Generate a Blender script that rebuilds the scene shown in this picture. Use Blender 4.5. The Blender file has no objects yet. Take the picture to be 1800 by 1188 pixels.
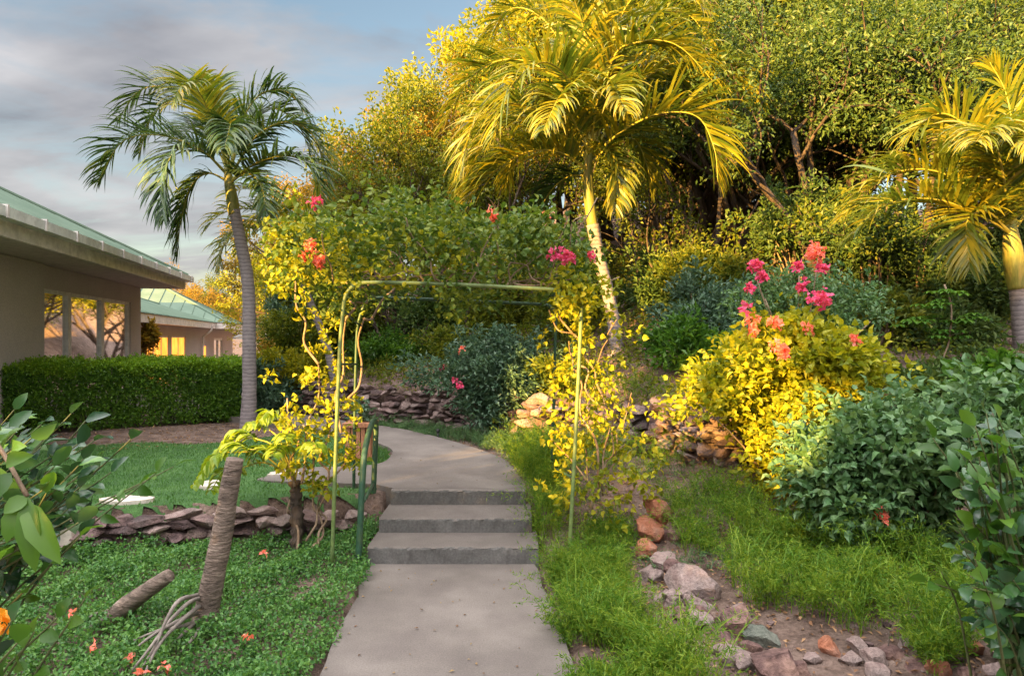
import bpy, math, random
import numpy as np
from mathutils import Vector, Matrix
R = math.radians
C = bpy.context.scene.collection
sc = bpy.context.scene
# ------------------------------------------------------------------ camera, world, sun, exposure
CAMZ = 1.7
cam_d = bpy.data.cameras.new('camera'); cam = bpy.data.objects.new('camera', cam_d); C.objects.link(cam)
cam.location = (0, 0, CAMZ); cam.rotation_euler = (R(90), 0, 0)
cam_d.sensor_width = 36; cam_d.lens = 24; cam_d.clip_start = 0.05; cam_d.clip_end = 3000
sc.camera = cam
SUN_AZ, SUN_EL = 40.0, 9.0          # light travels towards +x of +y by SUN_AZ degrees
w = bpy.data.worlds.new('World'); sc.world = w; w.use_nodes = True
nt = w.node_tree; nt.nodes.clear()
def wn(t, **k):
    n = nt.nodes.new(t)
    for a, b in k.items(): setattr(n, a, b)
    return n
def wl(a, b): nt.links.new(a, b)
sky = wn('ShaderNodeTexSky', sky_type='NISHITA', sun_disc=False)
sky.sun_elevation = R(SUN_EL); sky.sun_rotation = R(180 + SUN_AZ); sky.altitude = 0; sky.air_density = 1.0; sky.dust_density = 1.5; sky.ozone_density = 2.0
tc = wn('ShaderNodeTexCoord')
sep = wn('ShaderNodeSeparateXYZ'); wl(tc.outputs['Generated'], sep.inputs[0])
# cloud layer: direction projected on a plane overhead
zz = wn('ShaderNodeMath', operation='MAXIMUM'); wl(sep.outputs[2], zz.inputs[0]); zz.inputs[1].default_value = 0.0
za = wn('ShaderNodeMath', operation='ADD'); wl(zz.outputs[0], za.inputs[0]); za.inputs[1].default_value = 0.22
dx = wn('ShaderNodeMath', operation='DIVIDE'); wl(sep.outputs[0], dx.inputs[0]); wl(za.outputs[0], dx.inputs[1])
dy = wn('ShaderNodeMath', operation='DIVIDE'); wl(sep.outputs[1], dy.inputs[0]); wl(za.outputs[0], dy.inputs[1])
cmb = wn('ShaderNodeCombineXYZ'); wl(dx.outputs[0], cmb.inputs[0]); wl(dy.outputs[0], cmb.inputs[1])
mp = wn('ShaderNodeMapping'); wl(cmb.outputs[0], mp.inputs[0]); mp.inputs['Location'].default_value = (3.1, 0.6, 0); mp.inputs['Rotation'].default_value = (0, 0, R(25)); mp.inputs['Scale'].default_value = (0.55, 0.9, 1)
no = wn('ShaderNodeTexNoise'); wl(mp.outputs[0], no.inputs['Vector']); no.inputs['Scale'].default_value = 2.3; no.inputs['Detail'].default_value = 10; no.inputs['Roughness'].default_value = 0.6; no.inputs['Distortion'].default_value = 0.9
cr = wn('ShaderNodeValToRGB'); wl(no.outputs['Fac'], cr.inputs[0])
cr.color_ramp.elements[0].position = 0.36; cr.color_ramp.elements[0].color = (0, 0, 0, 1)
cr.color_ramp.elements[1].position = 0.56; cr.color_ramp.elements[1].color = (1, 1, 1, 1)
no2 = wn('ShaderNodeTexNoise'); wl(mp.outputs[0], no2.inputs['Vector']); no2.inputs['Scale'].default_value = 3.4; no2.inputs['Detail'].default_value = 5
cc = wn('ShaderNodeValToRGB'); wl(no2.outputs['Fac'], cc.inputs[0])
cc.color_ramp.elements[0].position = 0.3; cc.color_ramp.elements[0].color = (0.36, 0.35, 0.39, 1)
cc.color_ramp.elements[1].position = 0.75; cc.color_ramp.elements[1].color = (0.92, 0.88, 0.88, 1)
cs = wn('ShaderNodeVectorMath', operation='SCALE'); wl(cc.outputs[0], cs.inputs[0]); cs.inputs['Scale'].default_value = 1.8
# clouds on the sun's side, out of view, brightened beyond those opposite as fill
dot = wn('ShaderNodeVectorMath', operation='DOT_PRODUCT'); wl(tc.outputs['Generated'], dot.inputs[0])
dot.inputs[1].default_value = (-math.sin(R(SUN_AZ))*0.75, -math.cos(R(SUN_AZ))*0.75, 0.66)
br = wn('ShaderNodeMapRange'); wl(dot.outputs['Value'], br.inputs[0])
br.inputs[1].default_value = 0.0; br.inputs[2].default_value = 1.0; br.inputs[3].default_value = 1.0; br.inputs[4].default_value = 5.0
oh = wn('ShaderNodeMapRange'); wl(sep.outputs[2], oh.inputs[0]); oh.inputs[1].default_value = 0.5; oh.inputs[2].default_value = 0.8; oh.inputs[3].default_value = 1.0; oh.inputs[4].default_value = 2.6  # overhead clouds out of view brightened as added fill
bo = wn('ShaderNodeMath', operation='MULTIPLY'); wl(br.outputs[0], bo.inputs[0]); wl(oh.outputs[0], bo.inputs[1])
cb = wn('ShaderNodeVectorMath', operation='SCALE'); wl(cs.outputs[0], cb.inputs[0]); wl(bo.outputs[0], cb.inputs['Scale'])
sk2 = wn('ShaderNodeVectorMath', operation='MULTIPLY'); wl(sky.outputs[0], sk2.inputs[0]); sk2.inputs[1].default_value = (0.84, 0.70, 0.58)
mx = wn('ShaderNodeMix', data_type='RGBA'); 
mf = wn('ShaderNodeMath', operation='MULTIPLY'); wl(cr.outputs[0], mf.inputs[0]); mf.inputs[1].default_value = 0.85
# bright cloud bank added out of view near the sun, for fill
fm = wn('ShaderNodeMapRange'); wl(dot.outputs['Value'], fm.inputs[0]); fm.inputs[1].default_value = 0.15; fm.inputs[2].default_value = 0.6
mf2 = wn('ShaderNodeMath', operation='MAXIMUM'); wl(mf.outputs[0], mf2.inputs[0]); wl(fm.outputs[0], mf2.inputs[1])
fo = wn('ShaderNodeMapRange'); wl(sep.outputs[2], fo.inputs[0]); fo.inputs[1].default_value = 0.45; fo.inputs[2].default_value = 0.75
mf3 = wn('ShaderNodeMath', operation='MAXIMUM'); wl(mf2.outputs[0], mf3.inputs[0]); wl(fo.outputs[0], mf3.inputs[1])
wl(mf3.outputs[0], mx.inputs[0]); wl(sk2.outputs[0], mx.inputs[6]); wl(cb.outputs[0], mx.inputs[7])
bg = wn('ShaderNodeBackground'); wl(mx.outputs[2], bg.inputs[0]); bg.inputs[1].default_value = 0.08
out = wn('ShaderNodeOutputWorld'); wl(bg.outputs[0], out.inputs[0])
sd = bpy.data.lights.new('sun', 'SUN'); sun = bpy.data.objects.new('sun', sd); C.objects.link(sun)
sd.energy = 5.0; sd.angle = R(0.5); sd.color = (1.0, 0.56, 0.14)
Ldir = Vector((math.sin(R(SUN_AZ))*math.cos(R(SUN_EL)), math.cos(R(SUN_AZ))*math.cos(R(SUN_EL)), -math.sin(R(SUN_EL))))
sun.rotation_euler = Ldir.to_track_quat('-Z', 'Y').to_euler(); sun.location = (-20, -25, 20)
sc.view_settings.view_transform = 'Standard'; sc.view_settings.look = 'None'; sc.view_settings.gamma = 1
sc.view_settings.exposure = 2.6
sc.render.engine = 'CYCLES'; sc.cycles.max_bounces = 6; sc.cycles.transparent_max_bounces = 6
sc.cycles.diffuse_bounces = 3; sc.cycles.glossy_bounces = 2; sc.cycles.transmission_bounces = 3
try: sc.cycles.use_denoising = True
except Exception: pass

# ------------------------------------------------------------------ helpers
def P(px, py, d): return np.array([(px-900)/1200*d, d, CAMZ + (594-py)/1200*d])
def tag(o, label=None, cat=None, group=None, kind=None):
    if label: o['label'] = label
    if cat: o['category'] = cat
    if group: o['group'] = group
    if kind: o['kind'] = kind
    return o
def empty(name, loc, label=None, cat=None, group=None, rz=0):
    o = bpy.data.objects.new(name, None); C.objects.link(o); o.location = [float(v) for v in loc]; o.rotation_euler = (0, 0, rz)
    o.empty_display_size = 0.2
    return tag(o, label, cat, group)
def obj(name, mesh, parent=None, loc=None):
    """link mesh; the mesh is in WORLD coordinates unless loc says otherwise -> re-based to its parent"""
    o = bpy.data.objects.new(name, mesh); C.objects.link(o)
    if parent is not None: o.parent = parent
    if loc is not None: o.location = [float(v) for v in loc]
    return o
class G:
    """geometry collector: arrays of verts, tri/quad faces, material indices"""
    def __init__(s): s.V = []; s.F3 = []; s.F4 = []; s.n = 0
    def add(s, V, F):
        V = np.asarray(V, float).reshape(-1, 3); 
        if len(V) == 0: return s
        if not isinstance(F, list): F = [F]
        for f in F:
            f = np.asarray(f, int)
            if f.size == 0: continue
            (s.F3 if f.shape[1] == 3 else s.F4).append(f + s.n)
        s.V.append(V); s.n += len(V); return s
    def mesh(s, name, mat, origin=(0, 0, 0), smooth=False):
        m = bpy.data.meshes.new(name)
        V = np.concatenate(s.V) - np.asarray(origin, float)
        f3 = np.concatenate(s.F3) if s.F3 else np.zeros((0, 3), int)
        f4 = np.concatenate(s.F4) if s.F4 else np.zeros((0, 4), int)
        m.vertices.add(len(V)); m.vertices.foreach_set('co', V.astype(np.float32).ravel())
        loops = np.concatenate([f3.ravel(), f4.ravel()]).astype(np.int32)
        m.loops.add(len(loops)); m.loops.foreach_set('vertex_index', loops)
        m.polygons.add(len(f3)+len(f4))
        st = np.concatenate([np.arange(len(f3))*3, len(f3)*3 + np.arange(len(f4))*4]).astype(np.int32)
        m.polygons.foreach_set('loop_start', st)
        m.polygons.foreach_set('use_smooth', np.full(len(st), smooth, bool))
        m.update(calc_edges=True); m.validate()
        if mat: m.materials.append(mat)
        return m
    def put(s, name, mat, parent=None, smooth=False, origin=None):
        """link as an object whose origin is the parent's (or `origin`)"""
        if origin is None: origin = tuple(parent.location) if parent is not None else tuple(np.concatenate(s.V).mean(0))
        if parent is not None and parent.parent is not None: origin = tuple(Vector(parent.parent.location) + parent.location)
        m = s.mesh(name, mat, origin, smooth)
        return obj(name, m, parent, None if parent is not None else origin)
def norm(a): return a / np.maximum(np.linalg.norm(a, axis=-1, keepdims=True), 1e-9)
def box(g, lo, hi, M=None):
    lo = np.array(lo, float); hi = np.array(hi, float)
    V = np.array([[(lo, hi)[i][0], (lo, hi)[j][1], (lo, hi)[k][2]] for k in (0, 1) for j in (0, 1) for i in (0, 1)])
    if M is not None: V = V @ M[0].T + M[1]
    g.add(V, np.array([[0, 2, 3, 1], [4, 5, 7, 6], [0, 1, 5, 4], [2, 6, 7, 3], [0, 4, 6, 2], [1, 3, 7, 5]]))
def tube(g, pts, rad, n=8, cap=True, jitter=0, rng=None):
    pts = np.asarray(pts, float); k = len(pts); rad = np.broadcast_to(np.asarray(rad, float), (k,))
    T = norm(np.gradient(pts, axis=0)); up = np.array([0, 0, 1.0]) if abs(T[0][2]) < .9 else np.array([1.0, 0, 0])
    a = norm(np.cross(T[0], up)); A = [a]
    for i in range(1, k):
        a = A[-1] - T[i]*np.dot(A[-1], T[i]); A.append(norm(a))
    A = np.array(A); B = np.cross(T, A)
    th = np.arange(n)/n*2*np.pi
    r = rad[:, None]*np.ones((1, n))
    if jitter: r = r*(1 + jitter*rng.standard_normal((k, n)))
    V = pts[:, None] + r[..., None]*(np.cos(th)[None, :, None]*A[:, None] + np.sin(th)[None, :, None]*B[:, None])
    V = V.reshape(-1, 3); i = np.arange(k-1)[:, None]*n; j = np.arange(n)[None]; j2 = (j+1) % n
    F = np.stack([i+j, i+j2, i+n+j2, i+n+j], -1).reshape(-1, 4)
    if cap:
        V = np.concatenate([V, pts[:1], pts[-1:]]); c0 = k*n; c1 = k*n+1; jj = np.arange(n)
        F3 = np.concatenate([np.stack([np.full(n, c0), (jj+1) % n, jj], -1), np.stack([np.full(n, c1), (k-1)*n+jj, (k-1)*n+(jj+1) % n], -1)])
        g.add(V, [F, F3])
    else: g.add(V, F)
def curve(ctrl, n=12):
    """Catmull-Rom through control points"""
    c = np.asarray(ctrl, float); c = np.concatenate([2*c[:1]-c[1:2], c, 2*c[-1:]-c[-2:-1]]); outp = []
    k = len(c)-3; per = max(2, int(math.ceil(n/k)))
    for i in range(k):
        p0, p1, p2, p3 = c[i:i+4]
        t = np.linspace(0, 1, per, endpoint=(i == k-1))[:, None]
        outp.append(.5*((2*p1)+(p2-p0)*t+(2*p0-5*p1+4*p2-p3)*t**2+(3*p1-p0-3*p2+p3)*t**3))
    return np.concatenate(outp)
def leaves(g, p, d, nrm, L, W, kind='rhomb', fold=.18, droop=.15):
    """p base points, d midrib directions, nrm approx normals; L, W arrays"""
    p = np.asarray(p, float); n = len(p)
    if n == 0: return
    d = norm(np.asarray(d, float)); side = norm(np.cross(d, nrm)); nn = np.cross(side, d)
    L = np.broadcast_to(np.asarray(L, float), (n,))[:, None]; W = np.broadcast_to(np.asarray(W, float), (n,))[:, None]
    def q(a, b, c): return p + d*L*a + side*W*b + nn*L*c
    if kind == 'rhomb':
        V = np.stack([q(0, 0, 0), q(.42, .5, fold), q(1, 0, -droop), q(.42, -.5, fold)], 1)
        F = np.array([[0, 1, 2], [0, 2, 3]]); nv = 4
    elif kind == 'heart':
        V = np.stack([q(0, 0, 0), q(.18, .5, fold*.6), q(.55, .42, fold), q(1, 0, -droop), q(.55, -.42, fold), q(.18, -.5, fold*.6), q(.5, 0, .02)], 1)
        F = np.array([[0, 1, 6], [1, 2, 6], [2, 3, 6], [6, 3, 4], [6, 4, 5], [0, 6, 5]]); nv = 7
    else:
        V = np.stack([q(0, 0, 0), q(.22, .4, fold*.7), q(.22, 0, .03), q(.22, -.4, fold*.7), q(.5, .5, fold), q(.5, 0, .04), q(.5, -.5, fold),
                      q(.8, .32, fold*.5-droop*.4), q(.8, 0, -droop*.4), q(.8, -.32, fold*.5-droop*.4), q(1, 0, -droop)], 1)
        F = np.array([[0, 1, 2, 2], [0, 2, 3, 3], [1, 4, 5, 2], [2, 5, 6, 3], [4, 7, 8, 5], [5, 8, 9, 6], [7, 10, 8, 8], [8, 10, 9, 9]]); nv = 11
        F3 = np.array([[0, 1, 2], [0, 2, 3], [7, 10, 8], [8, 10, 9]]); F4 = F[2:6]
        off = (np.arange(n)*nv)[:, None, None]
        g.add(V.reshape(-1, 3), [(F3[None]+off).reshape(-1, 3), (F4[None]+off).reshape(-1, 4)]); return
    off = (np.arange(n)*nv)[:, None, None]
    g.add(V.reshape(-1, 3), (F[None]+off).reshape(-1, 3))
def rdir(rng, n): return norm(rng.standard_normal((n, 3)))
def leafball(g, rng, centers, per, rad, L, W, kind='rhomb', up=.5, outc=None, outw=.6, **k):
    """clusters of leaves round centres"""
    c = np.repeat(np.asarray(centers, float), per, axis=0); n = len(c)
    off = rdir(rng, n)*(rng.random((n, 1))**.5)*np.asarray(rad); p = c+off
    d = rdir(rng, n)*.8 + norm(off)*outw
    if outc is not None: d += norm(p-np.asarray(outc))*.5
    nr = rdir(rng, n)*.7 + np.array([0, 0, up])
    leaves(g, p, d, nr, L*rng.uniform(.65, 1.25, n), W*rng.uniform(.65, 1.25, n), kind, **k)

# ------------------------------------------------------------------ materials
def mat(name):
    m = bpy.data.materials.new(name); m.use_nodes = True; n = m.node_tree; n.nodes.clear(); return m, n
def nd(n, t, ins=None, **k):
    a = n.nodes.new(t)
    for x, y in k.items(): setattr(a, x, y)
    for x, y in (ins or {}).items():
        if isinstance(y, bpy.types.NodeSocket): n.links.new(y, a.inputs[x])
        else: a.inputs[x].default_value = y
    return a
def ramp(n, fac, cols):
    r = nd(n, 'ShaderNodeValToRGB', {0: fac}); e = r.color_ramp.elements
    while len(e) < len(cols): e.new(.5)
    for i, (p, c) in enumerate(cols): e[i].position = p; e[i].color = (*c, 1)
    return r.outputs[0]
def leafmat(name, cols, rough=.45, tr=.35, spec=.35, trc=1.15, nscale=1.5):
    m, n = mat(name)
    geo = nd(n, 'ShaderNodeNewGeometry'); tc = nd(n, 'ShaderNodeTexCoord')
    ns = nd(n, 'ShaderNodeTexNoise', {'Vector': tc.outputs['Object'], 'Scale': nscale, 'Detail': 2.0})
    a = nd(n, 'ShaderNodeMath', {0: geo.outputs['Random Per Island'], 1: .65}, operation='MULTIPLY')
    b = nd(n, 'ShaderNodeMath', {0: ns.outputs['Fac'], 1: .55, 2: a.outputs[0]}, operation='MULTIPLY_ADD')
    k = len(cols); c = ramp(n, b.outputs[0], [(.18+.64*i/(k-1), cc) for i, cc in enumerate(cols)])
    p = nd(n, 'ShaderNodeBsdfPrincipled', {'Base Color': c, 'Roughness': rough, 'Specular IOR Level': spec})
    c2 = nd(n, 'ShaderNodeVectorMath', {0: c, 1: (trc*1.25, trc*1.15, trc*.5)}, operation='MULTIPLY')
    t = nd(n, 'ShaderNodeBsdfTranslucent', {0: c2.outputs[0]})
    mx = nd(n, 'ShaderNodeMixShader', {0: tr, 1: p.outputs[0], 2: t.outputs[0]})
    o = nd(n, 'ShaderNodeOutputMaterial', {0: mx.outputs[0]}); return m
def surf(name, cols, scale=4, rough=.8, bump=.3, detail=8, bscale=None, spec=.3, island=0, dist=.02, stretch=(1, 1, 1), metal=0, stain=None, dots=None):
    m, n = mat(name)
    tc = nd(n, 'ShaderNodeTexCoord'); mp = nd(n, 'ShaderNodeMapping', {0: tc.outputs['Object'], 'Scale': stretch})
    ns = nd(n, 'ShaderNodeTexNoise', {'Vector': mp.outputs[0], 'Scale': scale, 'Detail': detail, 'Roughness': .62})
    f = ns.outputs['Fac']
    if island:
        geo = nd(n, 'ShaderNodeNewGeometry')
        a = nd(n, 'ShaderNodeMath', {0: geo.outputs['Random Per Island'], 1: -.5}, operation='ADD')
        f = nd(n, 'ShaderNodeMath', {0: a.outputs[0], 1: island, 2: f}, operation='MULTIPLY_ADD').outputs[0]
    k = len(cols); c = ramp(n, f, [(.28+.44*i/(k-1), cc) for i, cc in enumerate(cols)])
    if stain:
        s2 = nd(n, 'ShaderNodeTexNoise', {'Vector': tc.outputs['Object'], 'Scale': stain[0], 'Detail': 5.0})
        sf = nd(n, 'ShaderNodeMapRange', {0: s2.outputs['Fac'], 1: .45, 2: .75, 3: 0.0, 4: stain[2]})
        c = nd(n, 'ShaderNodeMix', {0: sf.outputs[0], 6: c, 7: (*stain[1], 1)}, data_type='RGBA').outputs[2]
    n2 = nd(n, 'ShaderNodeTexNoise', {'Vector': mp.outputs[0], 'Scale': bscale or scale*5, 'Detail': 8.0, 'Roughness': .65})
    gr = nd(n, 'ShaderNodeMapRange', {0: n2.outputs['Fac'], 1: .35, 2: .65, 3: .80, 4: 1.18})
    c = nd(n, 'ShaderNodeVectorMath', {0: c, 'Scale': gr.outputs[0]}, operation='SCALE').outputs[0]
    bp = nd(n, 'ShaderNodeBump', {'Height': n2.outputs['Fac'], 'Strength': bump, 'Distance': dist})
    p = nd(n, 'ShaderNodeBsdfPrincipled', {'Base Color': c, 'Roughness': rough, 'Specular IOR Level': spec, 'Normal': bp.outputs[0], 'Metallic': metal})
    nd(n, 'ShaderNodeOutputMaterial', {0: p.outputs[0]}); return m
M = {}
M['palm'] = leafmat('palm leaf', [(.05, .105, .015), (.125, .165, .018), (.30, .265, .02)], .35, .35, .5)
M['palm_dark'] = leafmat('palm leaf dark', [(.022, .06, .022), (.045, .10, .03), (.09, .14, .03)], .35, .25, .5)  # darker copy of the palm leaf with shade put into its colour
M['palm_old'] = leafmat('palm leaf old', [(.12, .14, .02), (.26, .22, .03), (.34, .22, .05)], .45, .35, .4)
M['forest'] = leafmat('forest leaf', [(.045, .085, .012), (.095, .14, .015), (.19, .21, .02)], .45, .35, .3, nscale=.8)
M['forest_yellow'] = leafmat('forest leaf yellow', [(.12, .16, .012), (.24, .26, .015), (.38, .35, .02)], .45, .4, .3, nscale=.8)  # yellow of sunlit crowns put into the leaf colour
M['forest_dark'] = leafmat('forest leaf dark', [(.035, .075, .02), (.06, .115, .03), (.11, .165, .035)], .45, .25, .3, nscale=.8)  # darker forest leaf; the wood's shade is put into its colour
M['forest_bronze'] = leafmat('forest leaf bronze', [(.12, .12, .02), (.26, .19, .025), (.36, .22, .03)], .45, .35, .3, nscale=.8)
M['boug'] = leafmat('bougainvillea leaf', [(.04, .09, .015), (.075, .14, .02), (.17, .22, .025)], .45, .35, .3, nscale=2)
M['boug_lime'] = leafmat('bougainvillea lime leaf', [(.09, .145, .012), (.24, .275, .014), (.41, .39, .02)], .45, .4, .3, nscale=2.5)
M['teal'] = leafmat('bluish green leaf', [(.035, .08, .045), (.065, .13, .075), (.11, .19, .11)], .4, .2, .4, nscale=2)
M['shrubgreen'] = leafmat('shrub leaf', [(.04, .10, .035), (.075, .165, .058), (.13, .23, .085)], .42, .25, .4, nscale=2.5)
M['glossy'] = leafmat('glossy leaf', [(.018, .05, .024), (.032, .085, .038), (.055, .14, .04)], .22, .25, .6, nscale=2.5)
M['bright'] = leafmat('bright leaf', [(.03, .09, .012), (.055, .145, .018), (.10, .21, .025)], .35, .4, .4, nscale=2.5)
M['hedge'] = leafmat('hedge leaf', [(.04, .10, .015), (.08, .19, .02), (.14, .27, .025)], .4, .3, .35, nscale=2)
M['bright2'] = leafmat('new hedge leaf', [(.09, .20, .015), (.15, .30, .02), (.24, .38, .03)], .4, .35, .35, nscale=3)  # lighter hedge leaf; light on the hedge top put into the colour
M['cover'] = leafmat('ground cover leaf', [(.035, .11, .025), (.07, .19, .045), (.13, .27, .06)], .4, .3, .35, nscale=3)
M['fern'] = leafmat('asparagus fern leaf', [(.055, .13, .012), (.10, .22, .02), (.21, .30, .03)], .5, .4, .25, nscale=3)
M['grass'] = leafmat('grass blade', [(.04, .12, .025), (.07, .18, .04), (.11, .23, .06)], .5, .3, .25, nscale=2)
M['philo'] = leafmat('philodendron leaf', [(.12, .22, .015), (.20, .30, .02), (.28, .36, .03)], .35, .4, .4, nscale=2)
M['pink'] = leafmat('pink bract', [(.55, .05, .16), (.72, .09, .24), (.80, .16, .30)], .5, .35, .2)
M['coral'] = leafmat('coral bract', [(.75, .14, .10), (.85, .22, .16), (.85, .32, .24)], .5, .35, .2)
M['bark'] = surf('forest bark', [(.035, .026, .02), (.08, .06, .046), (.15, .115, .088)], 3, .9, .7, stretch=(3, 3, .6), dist=.03)
M['stem'] = surf('woody stem', [(.13, .09, .055), (.24, .17, .11), (.36, .27, .18)], 8, .85, .5, stretch=(2, 2, .6))
M['greenstem'] = surf('green stem', [(.06, .09, .03), (.13, .13, .05)], 8, .7, .3)
M['redstem'] = surf('dead twig', [(.15, .125, .105), (.27, .235, .20)], 8, .85, .3)
def palm_bark(name, cols, wsc=5.5, nsc=9.0, wd=3.0, bd=.02):
    m, n = mat(name); tc = nd(n, 'ShaderNodeTexCoord')
    mp = nd(n, 'ShaderNodeMapping', {0: tc.outputs['Object'], 'Scale': (1, 1, 1)})
    wv = nd(n, 'ShaderNodeTexWave', {'Vector': mp.outputs[0], 'Scale': wsc, 'Distortion': wd, 'Detail': 3.0, 'Detail Scale': 2.5}, wave_type='BANDS', bands_direction='Z', wave_profile='SAW')
    ns = nd(n, 'ShaderNodeTexNoise', {'Vector': tc.outputs['Object'], 'Scale': nsc, 'Detail': 8.0, 'Roughness': .7})
    a = nd(n, 'ShaderNodeMath', {0: wv.outputs['Fac'], 1: .4}, operation='MULTIPLY')
    b = nd(n, 'ShaderNodeMath', {0: ns.outputs['Fac'], 1: .7, 2: a.outputs[0]}, operation='MULTIPLY_ADD')
    c = ramp(n, b.outputs[0], [(.22, cols[0]), (.5, cols[1]), (.8, cols[2])])
    bp = nd(n, 'ShaderNodeBump', {'Height': b.outputs[0], 'Strength': .8, 'Distance': bd})
    p = nd(n, 'ShaderNodeBsdfPrincipled', {'Base Color': c, 'Roughness': .85, 'Specular IOR Level': .2, 'Normal': bp.outputs[0]})
    nd(n, 'ShaderNodeOutputMaterial', {0: p.outputs[0]}); return m
M['palmbark'] = palm_bark('palm bark', [(.11, .095, .10), (.25, .22, .22), (.36, .32, .31)])
M['stumpbark'] = surf('stump bark', [(.05, .033, .026), (.15, .115, .09), (.24, .18, .14), (.40, .33, .26)], 4, .9, 1.0, bscale=9, stretch=(2.2, 2.2, 8), dist=.022)
M['shaft'] = surf('crown shaft', [(.09, .13, .03), (.19, .20, .045), (.32, .25, .07)], 4, .5, .1, stretch=(4, 4, .5))
M['rachis'] = surf('frond stalk', [(.26, .26, .04), (.42, .36, .07)], 4, .5, .1)
M['rock'] = surf('rock', [(.07, .045, .042), (.17, .11, .10), (.24, .165, .145), (.33, .25, .22)], 7, .88, 1.0, island=.5, bscale=38, dist=.03, stain=(6, (.10, .09, .085), .6))
M['rock_orange'] = surf('orange rock', [(.24, .08, .04), (.38, .15, .08), (.48, .26, .17)], 8, .88, 1.0, bscale=38, dist=.03, stain=(9, (.22, .14, .11), .5))
M['rock_purple'] = surf('purple rock', [(.07, .042, .038), (.17, .10, .088), (.30, .195, .16)], 9, .88, 1.0, bscale=38, dist=.03, stain=(5, (.34, .21, .15), .7))
M['rock_green'] = surf('grey green rock', [(.08, .095, .075), (.15, .165, .13), (.22, .23, .18)], 9, .88, 1.0, bscale=38, dist=.03, stain=(8, (.12, .12, .10), .5))
M['soil'] = surf('soil', [(.055, .035, .025), (.12, .08, .06), (.20, .14, .11), (.26, .19, .15)], 5, .95, 1.0, bscale=40, dist=.03)
M['concrete'] = surf('concrete', [(.115, .10, .086), (.158, .138, .12), (.205, .181, .158)], 1.6, .88, .35, bscale=110, dist=.006, stain=(2.6, (.115, .098, .088), .75))
M['riser'] = surf('concrete riser', [(.065, .062, .056), (.11, .105, .096), (.155, .147, .135)], 5, .9, .6, bscale=60, dist=.008, stain=(14, (.12, .12, .11), .7))  # darker concrete; the risers' shade is put into the colour, stains aside
M['flag'] = surf('flagstone', [(.42, .36, .29), (.55, .49, .41), (.64, .58, .50)], 4, .85, .5, dist=.01)
M['lawn'] = surf('lawn turf', [(.03, .08, .02), (.055, .13, .035), (.09, .18, .05)], 3, .95, .8, bscale=90, dist=.02)
M['wall'] = surf('render taupe', [(.42, .37, .34), (.46, .41, .375), (.50, .445, .41)], 1.2, .9, .15, bscale=60, dist=.004)
M['fascia'] = surf('painted fascia', [(.62, .58, .54), (.70, .66, .61)], 1.5, .6, .05)
M['gutter'] = surf('painted gutter', [(.55, .58, .54), (.63, .66, .61)], 1.5, .5, .05)
M['frame'] = surf('painted window frame', [(.60, .58, .55), (.68, .66, .62)], 2, .5, .03)
M['soffit'] = surf('soffit', [(.42, .37, .33), (.50, .44, .40)], 2, .8, .05)
M['curtain'] = surf('curtain', [(.50, .32, .17), (.72, .48, .27)], 2.5, .9, .3, stretch=(9, 9, .2))
M['dark'] = surf('dark interior', [(.05, .04, .035), (.10, .08, .06)], 2, .8, .1)
M['green_metal'] = surf('green painted metal', [(.02, .06, .035), (.035, .09, .05)], 6, .45, .1, spec=.4, stain=(14, (.10, .13, .05), .4))
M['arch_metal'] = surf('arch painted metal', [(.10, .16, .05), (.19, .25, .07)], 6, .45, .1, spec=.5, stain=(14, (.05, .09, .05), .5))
M['cedar'] = surf('planter wood', [(.22, .09, .05), (.38, .17, .09), (.48, .24, .13)], 5, .7, .3, stretch=(5, 5, .7))
M['black'] = surf('black plastic', [(.02, .02, .02), (.04, .04, .04)], 5, .5, .1)
def roofmat():
    m, n = mat('green metal roof'); tc = nd(n, 'ShaderNodeTexCoord')
    ns = nd(n, 'ShaderNodeTexNoise', {'Vector': tc.outputs['Object'], 'Scale': 1.5, 'Detail': 5.0})
    c = ramp(n, ns.outputs['Fac'], [(.3, (.095, .15, .105)), (.7, (.14, .20, .145))])
    p = nd(n, 'ShaderNodeBsdfPrincipled', {'Base Color': c, 'Roughness': .7, 'Specular IOR Level': .2})
    nd(n, 'ShaderNodeOutputMaterial', {0: p.outputs[0]}); return m
M['roof'] = roofmat()
def glassmat():
    m, n = mat('window glass')
    t = nd(n, 'ShaderNodeBsdfTransparent', {0: (.85, .85, .85, 1)}); g = nd(n, 'ShaderNodeBsdfGlossy', {0: (.9, .9, .9, 1), 'Roughness': .03})
    lw = nd(n, 'ShaderNodeFresnel', {0: 1.6}); f = nd(n, 'ShaderNodeMath', {0: lw.outputs[0], 1: .12}, operation='ADD')
    mx = nd(n, 'ShaderNodeMixShader', {0: f.outputs[0], 1: t.outputs[0], 2: g.outputs[0]}); nd(n, 'ShaderNodeOutputMaterial', {0: mx.outputs[0]}); return m
M['glass'] = glassmat()
def sun_glow_mat():  # emission stands in for sunset reflected in the panes, no lamp inside
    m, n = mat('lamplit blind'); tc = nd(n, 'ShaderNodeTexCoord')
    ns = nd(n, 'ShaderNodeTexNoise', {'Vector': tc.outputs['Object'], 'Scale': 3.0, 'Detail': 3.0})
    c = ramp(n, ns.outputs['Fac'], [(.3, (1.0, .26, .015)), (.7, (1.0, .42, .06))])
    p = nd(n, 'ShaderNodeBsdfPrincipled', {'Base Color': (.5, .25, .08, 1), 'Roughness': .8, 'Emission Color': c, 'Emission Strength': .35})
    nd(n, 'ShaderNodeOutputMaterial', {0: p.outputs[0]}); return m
M['lit'] = sun_glow_mat()

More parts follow.
